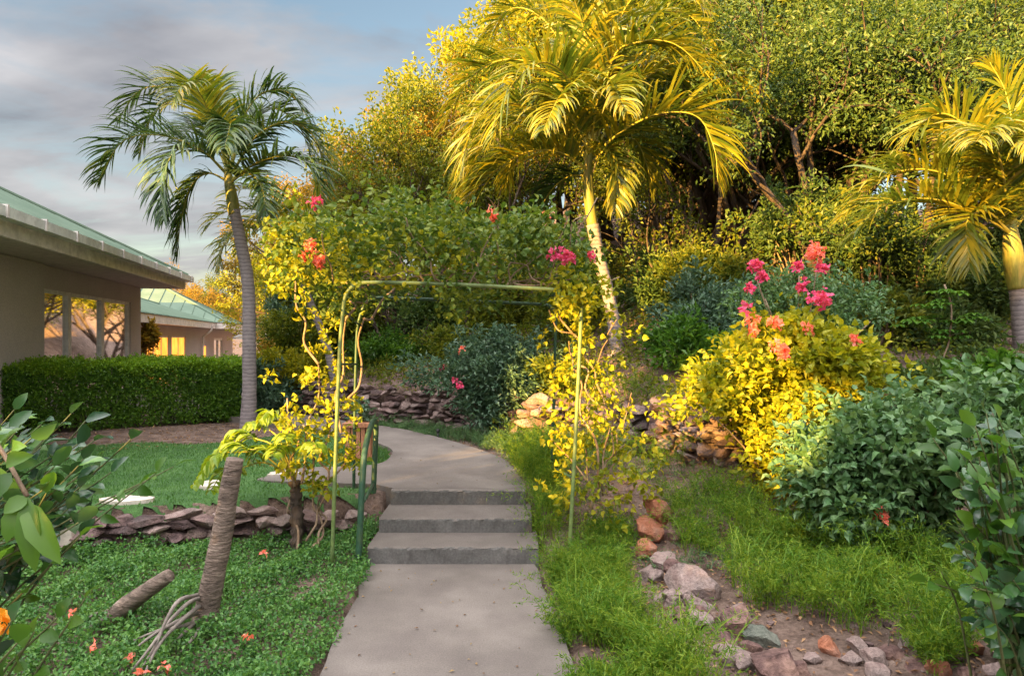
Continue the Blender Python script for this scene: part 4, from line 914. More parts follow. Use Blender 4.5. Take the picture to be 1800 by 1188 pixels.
lowgap = (p[:, 2] < .85) & (rng.random(n) < .45) & (np.sin(p[:, 0]*9)*np.sin(p[:, 2]*11+p[:, 0]*3) > -.2); p = p[~lowgap]; yg = p[:, 2] > 1.2+.05*np.sin(p[:, 0]*7)
g = G(); leafball(g, rng, p[yg], 10, .06, .05, .026, 'rhomb', up=1.2, outw=.5); g.put('new_growth', M['bright2'], he)  # top band leaves coloured lighter to imitate light from above
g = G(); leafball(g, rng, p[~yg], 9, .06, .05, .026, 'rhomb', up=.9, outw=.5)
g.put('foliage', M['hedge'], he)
g = G()
for k in range(260):
    t = rng.random()*hl; o_ = rng.uniform(.15, dpt-.1); b = np.array([H0[0]+ht[0]*t-hn[0]*o_, H0[1]+ht[1]*t-hn[1]*o_]); zb = float(zg(b[0], b[1]))
    q = rng.uniform(-.3, .3, 2); tube(g, [(b[0], b[1], zb-.05), (b[0]+q[0]*.4, b[1]+q[1]*.4, .8), (b[0]+q[0], b[1]+q[1], 1.28)], [.014, .010, .004], 5)
g.put('stem', M['bark'], he)
# inner leaves so the hedge is dense
dk = P(412, 700, 11.4)
shrub('shrub', 'dark rounded shrub at the end of the hedge behind the palm trunk', 'shrub', P(430, 695, 11.6), .75, .5, .50, 420, 12, .09, .05, 'teal', 32, gaps=.1)
# teal shrub seen through the arch
r_, cc_ = shrub('bougainvillea_shrub', 'dark bluish green shrub with a few pink flowers on the rocks behind the arch', 'shrub', P(865, 682, 9.3), 1.2, .65, .68, 1300, 13, .075, .034, 'teal', 33, gaps=.12, crad=.1, droop=.3)
flower(r_, P(808, 680, 8.7), .06, 'pink', 1, 24); flower(r_, P(800, 668, 8.8), .04, 'pink', 2, 16); flower(r_, P(778, 645, 9.0), .05, 'pink', 3, 16); flower(r_, P(812, 615, 9.0), .05, 'coral', 4, 12)
# yellow bougainvillea bush at right
r_, cc_ = shrub('bougainvillea_bush', 'big sunlit bougainvillea bush with lime yellow leaves and magenta flowers', 'bush', P(1385, 705, 5.9), .82, .62, .76, 900, 13, .07, .052, 'boug_lime', 34, 'heart', stems=16, gaps=.42, crad=.15, base=P(1375, 872, 5.7), shell=.5)
rng = np.random.default_rng(35); g = G()
cen = P(1410, 545, 6.35)+rdir(rng, 330)*np.array([.80, .45, .42])*rng.uniform(.4, 1, (330, 1)); leafball(g, rng, cen, 13, .1, .055, .03, 'rhomb', up=.6, droop=.2); g.put('foliage', M['shrubgreen'], r_)
g = G()
for a in [(1328, 480), (1345, 520), (1405, 480), (1438, 450), (1440, 520), (1320, 560), (1350, 575), (1420, 575), (1370, 600), (1530, 560)]:
    tube(g, curve([P(1380, 700, 5.95)+rng.standard_normal(3)*.1, P((1380+a[0])/2+10, (700+a[1])/2, 6.05), P(a[0], a[1]+5, 6.0)], 8), .006, 5)
g.put('stem', M['stem'], r_, smooth=True)
for i, (x, y, d_, r0, m_, n_) in enumerate([(1325, 470, 5.95, .06, 'pink', 40), (1340, 488, 5.95, .05, 'pink', 34), (1318, 505, 5.9, .05, 'pink', 26), (1400, 470, 6.0, .05, 'pink', 26), (1412, 500, 6.0, .06, 'pink', 26), (1438, 443, 5.9, .085, 'coral', 70), (1443, 468, 5.9, .05, 'pink', 26),
        (1440, 523, 5.85, .10, 'pink', 70), (1310, 545, 5.85, .06, 'pink', 22), (1322, 565, 5.8, .05, 'coral', 24), (1325, 583, 5.75, .045, 'coral', 22), (1368, 568, 5.7, .07, 'coral', 36), (1420, 577, 5.7, .05, 'coral', 24), (1370, 608, 5.4, .06, 'coral', 34), (1378, 622, 5.35, .05, 'coral', 24), (1505, 598, 5.6, .04, 'coral', 12)]):
    flower(r_, P(x, y, d_-.22), r0*.95, m_, 60+i, n_, .042)
# big green shrub right
r_, cc_ = shrub('shrub', 'large bluish green shrub right of the yellow bougainvillea', 'shrub', P(1560, 848, 4.7), .62, .55, .52, 1000, 12, .074, .05, 'shrubgreen', 36, 'heart', stems=26, gaps=.34, crad=.16, base=P(1590, 985, 4.7), shell=.25, droop=.25)
flower(r_, P(1555, 905, 4.25), .05, 'coral', 91, 10)
shrub('shrub', 'shaded green bush between the large bluish shrub and the glossy shrub at right', 'shrub', P(1735, 800, 4.4), .45, .4, .42, 420, 12, .075, .045, 'shrubgreen', 38, 'oval', gaps=.15, crad=.12)
shrub('shrub', 'dark low bush on the slope just behind the large bluish shrub', 'shrub', P(1640, 690, 6.6), .75, .4, .22, 300, 12, .075, .045, 'forest_dark', 39, gaps=.15, crad=.13)
shrub('shrub', 'dark low bush on the slope at the foot of the right palm', 'shrub', P(1740, 665, 7.2), .8, .4, .25, 300, 12, .075, .045, 'forest_dark', 43, gaps=.15, crad=.13)
shrub('shrub', 'fresh green leafy bush under the right palm trunk', 'shrub', P(1770, 690, 5.5), .42, .4, .25, 150, 9, .11, .06, 'bright', 37, 'oval', gaps=.1)
# understory shrubs
US = [
 (1255, 500, 9.8, .8, .55, 'forest', 'loose green bush among the dark trunks right of the centre palm trunk'),
 (1400, 400, 10.2, .9, .6, 'forest_dark', 'loose dark bush under the trees above the coral flower'),
 (1530, 440, 9.4, .8, .6, 'forest_dark', 'loose dark bush left of the hanging frond of the right palm'),
 (1190, 560, 10.6, .8, .55, 'forest_dark', 'tall dark bush right of the palm trunk'),
 (1245, 650, 8.4, .7, .55, 'teal', 'dark shrub above the boulder wall left of the yellow bush'),
 (1195, 640, 9.9, .6, .5, 'forest_dark', 'dark bush directly right of the centre palm trunk base'),
 (1210, 720, 7.6, .5, .32, 'bright', 'low green plant on top of the boulder wall'),
 (1540, 560, 8.0, .6, .45, 'forest', 'bluish bush right behind the yellow bush'),
 (1610, 500, 9.5, .9, .8, 'forest_dark', 'dark bush below the hanging fronds of the right palm'),
 (1720, 620, 9.5, .9, .55, 'forest_dark', 'shaded bush left of the right palm trunk'),
 (1700, 470, 11.5, 1.2, 1.0, 'forest_dark', 'dark leafy mass behind the right palm crownshaft'),
 (1000, 600, 11.2, .9, .7, 'forest', 'green bush behind the arch right side'),
 (980, 480, 12.5, 1.1, .8, 'forest_dark', 'dark bush between the arch top and the centre palm'),
 (870, 560, 13.0, 1.1, .8, 'forest', 'bush seen just under the arch top bars'),
 (760, 560, 13.2, 1.0, .8, 'forest_dark', 'dark bush under the left part of the arch top'),
 (690, 630, 12.6, .8, .35, 'bright', 'low green bush on the bank above the far stone wall'),
 (800, 620, 12.2, .7, .4, 'forest', 'low bush left above the teal shrub'),
 (640, 560, 13.5, 1.0, .8, 'forest', 'bush behind the left hoop of the arch'),
 (540, 600, 13.5, 1.0, .7, 'forest', 'green bush left of the arch beyond the path'),
 (510, 650, 12.4, .75, .38, 'forest_yellow', 'yellow orange low bush beyond the palm trunk'),
 (515, 570, 16, .9, .8, 'teal', 'grey green bush right of the palm trunk near the bend'),
 (500, 635, 15, .7, .4, 'forest_bronze', 'bronze bush right of the palm trunk'),
 (600, 480, 15, 1.2, 1.0, 'forest_yellow', 'yellow bush above the left hoop of the arch'),
 (520, 500, 17, 1.2, 1.0, 'forest_yellow', 'golden bush between the palm trunk and the arch'),
 (1000, 700, 8.8, .4, .25, 'forest', 'low bush at the foot of the centre palm'),
 (1265, 335, 17, 1.6, 1.3, 'forest', 'far bush closing the gap between trunks right of the centre palm'),
 (1130, 330, 17, 1.5, 1.2, 'forest', 'far bush behind the centre palm crownshaft'),
 (1430, 330, 17, 1.6, 1.2, 'forest', 'far bush up slope above the magenta flowers'),
 (1650, 640, 8.0, .6, .28, 'forest_dark', 'low dark plant on the shaded slope'),
]
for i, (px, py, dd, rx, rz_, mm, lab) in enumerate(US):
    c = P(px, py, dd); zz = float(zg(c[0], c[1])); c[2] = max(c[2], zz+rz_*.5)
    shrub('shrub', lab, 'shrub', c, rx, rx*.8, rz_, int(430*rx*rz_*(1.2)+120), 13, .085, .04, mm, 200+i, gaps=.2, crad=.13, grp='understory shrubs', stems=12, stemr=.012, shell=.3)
# thin bare trunks in the understory
BT = ['forked dark trunk rising just right of the centre palm fronds', 'thick dark lower trunk right of the centre palm', 'slim brown trunk between the centre palm and the forked trunk', 'leaning slim trunk up slope above the magenta flowers', 'thin trunk close behind the centre palm', 'thin pale trunk behind the arch just left of its right post', 'thin trunk above the teal shrub seen through the arch', 'dark leaning trunk seen through the left of the arch', 'thin trunk beside the lower centre palm trunk', 'pale stem high between the two right palms', 'thin dark trunk behind the star leaved sapling', 'very thin trunk in the middle of the arch opening', 'short leaning trunk seen through the arch above the stone wall', 'slanting stem left of the magenta flowers']
for i, (x0_, y0_, x1_, y1_, dd, rr) in enumerate([(1215, 420, 1150, 250, 11.5, .07), (1232, 640, 1215, 420, 11.5, .08), (1175, 560, 1160, 330, 11.0, .035), (1260, 420, 1265, 300, 11, .05), (1130, 560, 1105, 350, 12, .04), (962, 640, 945, 540, 11.5, .05), (838, 600, 828, 530, 12, .045), (700, 640, 655, 560, 12.8, .055), (1195, 620, 1150, 480, 9.9, .04), (1405, 330, 1425, 200, 11.5, .03), (1555, 600, 1550, 420, 9.0, .035), (910, 600, 900, 520, 13, .03), (745, 590, 770, 540, 12.6, .04), (1250, 600, 1300, 420, 10.5, .035)]):
    a = P(x0_, y0_, dd); b = P(x1_, y1_, dd+.4); zz = float(zg(a[0], a[1])); rng = np.random.default_rng(300+i); lab = BT[i]
    base = a+(a-b)/np.linalg.norm(b-a)*max(.0, (a[2]-zz))*1.0; base[2] = zz-.05
    r_ = empty('bare_tree', tuple(base), lab, 'tree', 'thin bare understory trees')
    g = G(); tips = []; m_ = (base+a)/2+rng.standard_normal(3)*.05; cpts = curve([base, m_, a, (a+b)/2+rng.standard_normal(3)*.07, b, b+(b-a)*.4+rng.standard_normal(3)*.1], 18)
    tube(g, cpts, np.linspace(rr, rr*.4, len(cpts)), 8, jitter=.04, rng=rng)
    for k in range(3): limb(g, tips, rng, cpts[-3-k*3], norm(norm(b-a)+rng.standard_normal(3)*.6), .8, rr*.4, 2, 3)
    g.put('trunk', M['bark'], r_, smooth=True); g = G(); leafball(g, rng, np.array(tips), 26, .2, .08, .04); g.put('crown', M['forest'], r_)

# ------------------------------------------------------------------ climbing bougainvillea on the arch
def vine(g, rng, a, b, r, wob=.05, n=5):
    a, b = np.array(a), np.array(b); pts = [a+(b-a)*t+(rng.standard_normal(3)*wob if 0 < t < 1 else 0) for t in np.linspace(0, 1, n)]; c = curve(pts, 20); tube(g, c, np.linspace(r, r*.6, len(c)), 6); return c
b0 = P(545, 958, 5.25); b0[2] = .0
vl = empty('climbing_bougainvillea', tuple(b0), 'bougainvillea climbing the left side of the arch and piled over its top, yellow where sunlit', 'climbing plant')
rng = np.random.default_rng(41); g = G()
for a, b in (((523, 965), (518, 855)), ((548, 962), (575, 865)), ((538, 950), (560, 880)), ((560, 960), (552, 850)), ((560, 880), (580, 740)), ((575, 865), (620, 770)), ((552, 850), (530, 740)), ((518, 855), (505, 700)), ((530, 850), (560, 640)), ((560, 640), (520, 490)), ((600, 760), (608, 560)), ((608, 560), (640, 510)), ((612, 700), (640, 560)), ((640, 560), (700, 500))):
    vine(g, rng, P(*a, 5.3), P(*b, 5.3+rng.uniform(0, .3)), .011, .04)
g.put('stem', M['stem'], vl, smooth=True)
g = G()
cl = []
for (x0_, y0_, x1_, y1_, n_, dd, sp) in [(520, 740, 545, 830, 16, 5.25, .12), (490, 700, 560, 760, 10, 5.3, .10), (545, 640, 575, 700, 10, 5.4, .12), (600, 700, 625, 830, 9, 5.5, .05), (505, 430, 565, 560, 15, 5.5, .2), (545, 820, 590, 870, 4, 5.3, .06), (575, 540, 600, 700, 14, 5.5, .08)]:
    for _ in range(n_): t_ = rng.random(); cl.append(P(x0_+(x1_-x0_)*t_, y0_+(y1_-y0_)*t_, dd)+rng.standard_normal(3)*sp)
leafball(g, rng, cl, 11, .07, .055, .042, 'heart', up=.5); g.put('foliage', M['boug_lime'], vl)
# canopy mound
g = G(); n = 900
x = rng.uniform(-1.75, .58, n); top = np.interp(x, [-1.8, -1.5, -1.0, -.4, .2, .6, .85], [2.35, 2.68, 2.76, 2.72, 2.55, 2.42, 2.2]); bot = np.interp(x, [-1.75, -1.2, -.3, .7], [1.98, 2.02, 2.03, 1.98])
bot = bot+.12*np.sin(x*7+1)+.09*np.sin(x*15)+.05
cen = np.column_stack([x, rng.uniform(4.85, 6.35, n), bot+(top-bot)*rng.random(n)**.8+.08*np.sin(x*6)+.2*(rng.random(n) < .06)*rng.random(n)])
gap = (np.sin(cen[:, 0]*11)+np.sin(cen[:, 1]*9+1)+np.sin(cen[:, 2]*13))/3 > -.3; cen = cen[gap]
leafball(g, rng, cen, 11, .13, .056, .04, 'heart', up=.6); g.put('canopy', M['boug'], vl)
g = G(); n = 70
x = rng.uniform(-1.75, -.4, n); cen = np.column_stack([x, rng.uniform(4.8, 5.3, n), rng.uniform(2.05, 2.55, n)]); leafball(g, rng, cen, 10, .08, .055, .042, 'heart', up=.5); g.put('young_foliage', M['boug_lime'], vl)  # lime leaf copy puts sunlight on the canopy's left end into the colour
g = G()
for k in range(26):
    a = P(rng.uniform(560, 1000), 505, rng.uniform(5, 6)); b = a+np.array([rng.uniform(-.5, .5), rng.uniform(-.3, .3), rng.uniform(.15, .65)]); vine(g, rng, a, b, .007, .04)
for k in range(14):
    a = P(rng.uniform(600, 980), 500, rng.uniform(5, 6)); b = a+np.array([rng.uniform(-.9, .9), rng.uniform(-.1, .1), rng.uniform(-.03, .1)]); vine(g, rng, a, b, .008, .03)
g.put('vines', M['stem'], vl, smooth=True)
for i, (x_, y_, d_, r0, m_) in enumerate([(545, 437, 5.0, .055, 'coral'), (528, 453, 5.0, .045, 'coral'), (562, 460, 5.0, .035, 'coral'), (556, 357, 5.2, .045, 'pink'), (866, 377, 5.3, .05, 'coral'), (960, 380, 5.4, .03, 'coral'), (980, 448, 4.9, .06, 'pink'), (998, 453, 4.9, .045, 'pink'), (688, 555, 9.0, .001, 'coral')][:8]):
    flower(vl, P(x_, y_, d_), r0, m_, 80+i, 40, .036)
b0 = P(1050, 945, 5.35); b0[2] = float(zg(b0[0], b0[1]))
vr = empty('climbing_bougainvillea', tuple(b0), 'sunlit yellow bougainvillea climbing the right post of the arch', 'climbing plant')
g = G(); rng = np.random.default_rng(42)
for a, b, r in (((1052, 950), (1052, 820), .016), ((1052, 820), (1020, 700), .012), ((1060, 830), (1085, 700), .010), ((1052, 850), (1100, 780), .009), ((1040, 860), (968, 770), .007), ((1020, 700), (1010, 590), .009), ((1060, 700), (1022, 600), .010), ((1085, 780), (1110, 690), .006), ((1010, 590), (975, 520), .009), ((1022, 600), (965, 545), .008), ((1015, 640), (1055, 710), .010), ((1010, 660), (1000, 600), .008), ((1050, 640), (1085, 560), .006), ((1040, 560), (1000, 505), .007), ((1045, 880), (1030, 790), .01), ((1060, 870), (1075, 760), .008)):
    vine(g, rng, P(*a, 5.35), P(*b, 5.35+rng.uniform(-.15, .15)), r, .03)
g.put('stem', M['stem'], vr, smooth=True)
g = G(); cl = []
for (x0_, y0_, n_, sp) in [(1000, 515, 12, .09), (1045, 500, 12, .08), (1000, 480, 8, .08), (1020, 530, 10, .08), (1060, 560, 12, .10), (1015, 570, 12, .09), (1000, 640, 16, .10), (1050, 650, 13, .10), (995, 690, 18, .09), (1045, 720, 16, .12), (1095, 730, 10, .10), (1050, 780, 22, .14), (1000, 800, 16, .10), (1110, 800, 14, .10), (1085, 850, 14, .12), (1020, 870, 14, .12), (1130, 865, 7, .07), (985, 740, 5, .07), (985, 540, 5, .06)]:
    for _ in range(int(n_*.74)): cl.append(P(x0_, y0_, 5.35)+rng.standard_normal(3)*sp*1.1)
for _ in range(26): cl.append(P(rng.uniform(985, 1040), rng.uniform(495, 545), 4.95)+rng.standard_normal(3)*.03)
leafball(g, rng, cl, 10, .065, .052, .042, 'heart', up=.5); g.put('foliage', M['boug_lime'], vr)
flower(vr, P(1040, 452, 5.2), .05, 'pink', 97, 34, .036)

# ------------------------------------------------------------------ stumps with roots, philodendron
def stump(label, pts, rad, seed, roots):
    rng = np.random.default_rng(seed); c = curve(pts, 170); k = len(c); root = empty('palm_stump', tuple(c[0]), label, 'stump')
    r = np.interp(np.linspace(0, 1, k), np.linspace(0, 1, len(rad)), rad)*(1+.016*np.sin(np.cumsum(rng.uniform(.05, .45, k)))+.05*np.sin(np.linspace(0, 11, k)+seed)*np.sin(np.linspace(0, 5, k))+.012*rng.standard_normal(k))
    g = G(); tube(g, c, r, 30, jitter=.010, rng=rng); g.put('trunk', M['stumpbark'], root, smooth=True)
    g = G()
    for a in roots: cc = curve(a, 18); tube(g, cc, np.linspace(.013, .006, len(cc)), 6, jitter=.05, rng=rng)
    g.put('roots', M['redstem'], root, smooth=True); return root
def GZ(px, py, z): dd = 1200*(CAMZ-z)/(py-594); return P(px, py, dd)
d = 3.95
stump('tall leaning cut palm stump with peeling bark and grey aerial roots in the ground cover', [P(352, 1125, d), P(362, 1080, d), P(378, 1000, d), P(392, 930, d), P(403, 860, d), P(413, 806, d)], [.060, .070, .064, .057, .052, .045], 51,
      [[P(352, 1050, d), GZ(330, 1060, .30), GZ(295, 1095, .24), GZ(262, 1140, .20), GZ(228, 1183, .12)], [P(354, 1062, d), GZ(325, 1085, .26), GZ(285, 1125, .20), GZ(262, 1165, .15), GZ(252, 1195, .10)], [P(350, 1075, d), GZ(315, 1090, .24), GZ(270, 1115, .20), GZ(225, 1150, .12)], [P(350, 1045, d), GZ(315, 1055, .34), GZ(292, 1090, .28), GZ(275, 1130, .20), GZ(240, 1190, .10)], [P(352, 1085, d), GZ(325, 1110, .18), GZ(300, 1135, .11)], [P(350, 1090, d), GZ(320, 1100, .20), GZ(285, 1105, .16), GZ(235, 1125, .13)], [P(355, 1095, d), GZ(340, 1120, .15), GZ(318, 1145, .10)]])
stump('short scaly palm stump lying low over the ground cover', [P(180, 1105, d), P(190, 1092, d), P(225, 1062, d-.05), P(262, 1035, d-.1), P(298, 1010, d-.12)], [.05, .058, .052, .044, .036], 52,
      [[P(192, 1075, d), P(170, 1078, d-.05), P(140, 1095, d-.1)], [P(188, 1085, d-.05), P(160, 1100, d-.1), P(150, 1120, d-.1)]])
dc = 5.45; b0 = P(520, 945, dc); b0[2] = .0
ph = empty('philodendron', tuple(b0), 'philodendron with big bright yellow green deeply cut leaves on a dark scarred stem', 'plant')
g = G(); rng = np.random.default_rng(55); cc = curve([b0, P(522, 910, dc), P(521, 870, dc), P(518, 845, dc)], 30); tube(g, cc, .045*(1+.12*rng.standard_normal(len(cc))), 12, jitter=.12, rng=rng); g.put('trunk', M['bark'], ph, smooth=True)
def pinleaf(tip, bx, name='leaf', wid=.14, n=13, mt='philo'):
    """petiole from crown to bx, then pinnately lobed blade from bx to tip"""
    c0 = P(518, 845, dc); g = G(); mid = (c0+bx)/2+[0, 0, .10]; cc = curve([c0, mid, bx], 12); tube(g, cc, np.linspace(.009, .005, len(cc)), 6); pt = g.put('petiole', M['rachis'], ph, smooth=True)
    g = G(); m2 = (bx+tip)/2+[0, 0, .08]; rc = curve([bx, m2, tip], n*2); m_ = len(rc); tt = np.linspace(.02, 1, n); pp = np.column_stack([np.interp(tt, np.linspace(0, 1, m_), rc[:, i]) for i in range(3)]); tg = norm(np.gradient(pp, axis=0))
    sd_ = norm(np.cross(tg, [0, 0, 1])); 
    for s_ in (-1, 1):
        L = wid*np.interp(tt, [0, .3, .8, 1], [.8, 1, .75, .4])*rng.uniform(.85, 1.1, n); leaves(g, pp, sd_*s_+tg*.55+rng.standard_normal((n, 3))*.1-[0, 0, .35], np.array([[0, 0, 1.]])+rng.standard_normal((n, 3))*.2, L, .05, 'oval', fold=.1, droop=.25)
    tube(g, rc, .004, 5); g.put('leaf', M[mt], ph)
for tip, bx in (((345, 850), (400, 795)), ((375, 800), (440, 790)), ((420, 765), (470, 752)), ((395, 775), (448, 770)), ((460, 735), (490, 745)), ((372, 860), (418, 825)), ((445, 812), (470, 790)), ((480, 800), (500, 800)), ((500, 770), (512, 790)), ((560, 790), (540, 800))):
    pinleaf(P(*tip, dc-.15+rng.uniform(-.3, .3)), P(*bx, dc+rng.uniform(-.2, .2)), wid=.15)

# ------------------------------------------------------------------ foreground glossy shrubs
def sprig(g, gs, rng, base, tip, nl, L, W, arch=.1, spread=1.0):
    base, tip = np.array(base), np.array(tip); mid = (base+tip)/2+np.array([0, 0, arch]); cc = curve([base, mid, tip], 24); tube(gs, cc, np.linspace(.006, .002, len(cc)), 5)
    k = len(cc); tt = np.linspace(.30, 1, nl); pp = np.column_stack([np.interp(tt*(k-1), np.arange(k), cc[:, i]) for i in range(3)]); tg = norm(np.gradient(pp, axis=0))
    ax = norm(rng.standard_normal(3)*.5+[0, -.2, 1]); sd_ = norm(np.cross(tg, ax)); s = np.where(np.arange(nl) % 2, 1, -1)[:, None]; s[-1] = 0
    dd = sd_*s*spread+tg*.75+rng.standard_normal((nl, 3))*.18
    leaves(g, pp, dd, ax+rng.standard_normal((nl, 3))*.3, L*rng.uniform(.75, 1.15, nl), W*rng.uniform(.85, 1.1, nl), 'oval', fold=.12, droop=.15)
def fore(label, base, tips, seed, nl, L, W, extra=None, name='shrub'):
    rng = np.random.default_rng(seed); root = empty(name, tuple(base), label, 'shrub'); gs = G()
    for key, mt in (('foliage', 'glossy'), ('young_foliage', 'bright')):
        g = G()
        for t in tips:
            if (t[3] if len(t) > 3 else 'glossy') != mt: continue
            tip = P(t[0], t[1], t[2]); b = np.array(base)+(tip-np.array(base))*rng.uniform(.25, .55)+rng.standard_normal(3)*.05; b[2] = base[2]+(tip[2]-base[2])*rng.uniform(.2, .5)
            sprig(g, gs, rng, b, tip, nl, L, W); 
            tube(gs, curve([base, (np.array(base)+b)/2+rng.standard_normal(3)*.03, b], 8), .006, 5)
        if g.n: g.put(key, M[mt], root, smooth=True)
    gs.put('stem', M['greenstem'], root, smooth=True); return root
rng = np.random.default_rng(71); tipsL = [(140, 697, 1.9), (245, 742, 1.9), (180, 745, 1.95), (70, 740, 1.7), (20, 760, 1.6), (110, 790, 1.8), (190, 790, 1.9), (60, 830, 1.7), (140, 850, 1.8), (15, 850, 1.5), (30, 720, 2.0), (100, 730, 2.1), (290, 800, 2.4, 'bright'), (260, 822, 2.3, 'bright'), (320, 790, 2.5, 'bright'), (75, 900, 1.6), (20, 920, 1.5), (150, 810, 2.1), (210, 800, 2.2), (0, 800, 1.5), (165, 710, 2.1), (95, 870, 2.0), (10, 960, 1.4, 'bright'), (40, 690, 2.3)]
for _ in range(120): tipsL.append((rng.uniform(-120, 165), rng.uniform(715, 925), rng.uniform(1.6, 2.3), 'bright' if rng.random() < .12 else 'glossy'))
fore('large leaved glossy shrub in the left foreground, leaves bluish and deep green', (-2.45, 2.15, .15), [(a[0]-15, a[1]+30, *a[2:]) for a in tipsL], 72, 9, .076, .036)
rng = np.random.default_rng(73)
tipsL2 = [(150, 1050, 1.7, 'bright'), (100, 1085, 1.6, 'bright'), (60, 1110, 1.5, 'bright'), (20, 1090, 1.4), (0, 1040, 1.4), (30, 1130, 1.3, 'bright')]
r_ = fore('low green plant in the lower left corner with an orange flower', (-1.7, 1.6, .05), tipsL2, 74, 7, .06, .034)
g = G(); leafball(g, rng, [P(5, 1092, 1.45)], 12, .012, .03, .026, 'heart'); M['orange'] = leafmat('orange petal', [(.8, .3, .02), (.9, .42, .03)], .5, .3); g.put('flower', M['orange'], r_)
g = G(); gs = G(); q0 = P(48, 865, 1.25)
bl = empty('leafy_branch', tuple(P(-120, 700, 1.25)), 'branch with big bright green leaves hanging at the left edge', 'branch')
for (x0_, y0_, x1_, y1_, w_) in ((48, 872, 8, 900, .03), (45, 880, 100, 985, .045), (50, 872, 58, 1000, .04), (38, 880, 10, 950, .035), (20, 830, -20, 880, .035), (10, 815, 50, 800, .03)):
    a = P(x0_, y0_, 1.25); b = P(x1_, y1_, 1.22); leaves(g, [a], [b-a], [[.3, -1, .4]], np.linalg.norm(b-a)*1.05, w_, 'oval', fold=.12, droop=.1)
g.put('leaves', M['bright'], bl, smooth=True); tube(gs, curve([P(-150, 620, 1.3), P(-20, 760, 1.28), P(48, 872, 1.25)], 14), .004, 6); gs.put('twig', M['stem'], bl, smooth=True)
rng = np.random.default_rng(75); tipsR = []
for _ in range(150):
    y_ = rng.uniform(725, 1130); xl = np.interp(y_, [700, 760, 850, 930, 1010, 1130], [1740, 1690, 1670, 1660, 1690, 1730]); tipsR.append((rng.uniform(xl, 1960), y_, rng.uniform(2.0, 2.9), 'bright' if rng.random() < .3 else 'glossy'))
tipsR += [(1640, 770, 2.7, 'bright'), (1655, 1005, 2.6, 'bright'), (1680, 830, 2.6), (1630, 1020, 2.6, 'bright'), (1700, 745, 2.8, 'bright')]
fore('tall glossy leaved shrub at the right edge of the foreground', (2.05, 2.6, .15), tipsR, 76, 8, .078, .045)
# sapling with whorled leaves
b0 = P(1648, 690, 6.8); sp_ = empty('sapling', tuple(b0-[0, 0, .1]), 'young sapling with thin stem and flat star shaped leaf layers on the dark slope', 'sapling')
g = G(); tube(g, curve([b0-[0, 0, .15], P(1655, 640, 6.8), P(1668, 600, 6.8), P(1672, 540, 6.8), P(1660, 500, 6.8)], 20), .009, 6); g.put('stem', M['stem'], sp_, smooth=True)
g = G(); rng = np.random.default_rng(77)
for (x_, y_, rx) in ((1672, 590, .16), (1640, 560, .22), (1690, 565, .2), (1640, 530, .15), (1600, 565, .12), (1720, 555, .12), (1660, 512, .12), (1665, 580, .2)):
    for k in range(7):
        c = P(x_, y_, 6.8)+rng.standard_normal(3)*[rx*.6, rx*.5, .02]; n = 7; th = np.linspace(0, 6.28, n, endpoint=False)+rng.random(); dd = np.column_stack([np.cos(th), np.sin(th), -.15+0*th]); leaves(g, np.tile(c, (n, 1)), dd, np.tile([0, 0, 1.], (n, 1)), .085, .042, 'oval', fold=.1, droop=.2)
g.put('foliage', M['bright'], sp_)
# croton silhouette at the orange windows
shrub('shrub', 'small dark plant silhouetted against the orange windows', 'shrub', P(259, 605, 18), .22, .2, .6, 60, 9, .17, .05, 'forest_bronze', 78, gaps=.1)
# dead twigs in the right bed
tw = empty('dead_twig', tuple(P(1590, 1165, 3.4)), 'pale dead branching twigs standing on the purple rock at lower right', 'twig')
g = G(); rng = np.random.default_rng(79)
for a, b in (((1588, 1165), (1580, 1085)), ((1588, 1165), (1585, 1120)), ((1587, 1130), (1605, 1105)), ((1585, 1110), (1578, 1078)), ((1592, 1188), (1588, 1140)), ((1560, 1150), (1562, 1110))): vine(g, rng, P(*a, 3.4), P(*b, 3.35), .0035, .008, 4)
g.put('twigs', M['redstem'], tw)

# ------------------------------------------------------------------ ground cover, ferns, grass
rng = np.random.default_rng(81)
def scatter(n, x0, x1, y0, y1, test):
    x = rng.uniform(x0, x1, n); y = rng.uniform(y0, y1, n); k = test(x, y); return x[k], y[k]
def vis(x, y, m=.82): return (np.abs(x) < y*m)
# left: small leaved ground cover
def lt(x, y): return (y < np.interp(x, LX, LY)-.12+.05*np.sin(x*9)) & (x < -1.07+.075*(5.14-y)-.04*np.sin(y*5)) & vis(x, y, .85)
x, y = scatter(13000, -4.8, -1.0, 1.5, 6.0, lt)
hgt = .10+.05*np.sin(x*3.1+y*2)+.04*np.sin(x*7.3-y*5)+.02*np.sin(x*15)
g = G(); cen = np.column_stack([x, y, hgt*rng.uniform(.35, 1, len(x))])
leafball(g, rng, cen, 11, .045, .027, .018, 'rhomb', up=1.1, fold=.15)
o = g.put('ground_cover', M['cover'], origin=(0, 0, 0)); tag(o, 'dense bright green small leaved ground cover left of the path', 'ground cover', kind='stuff')
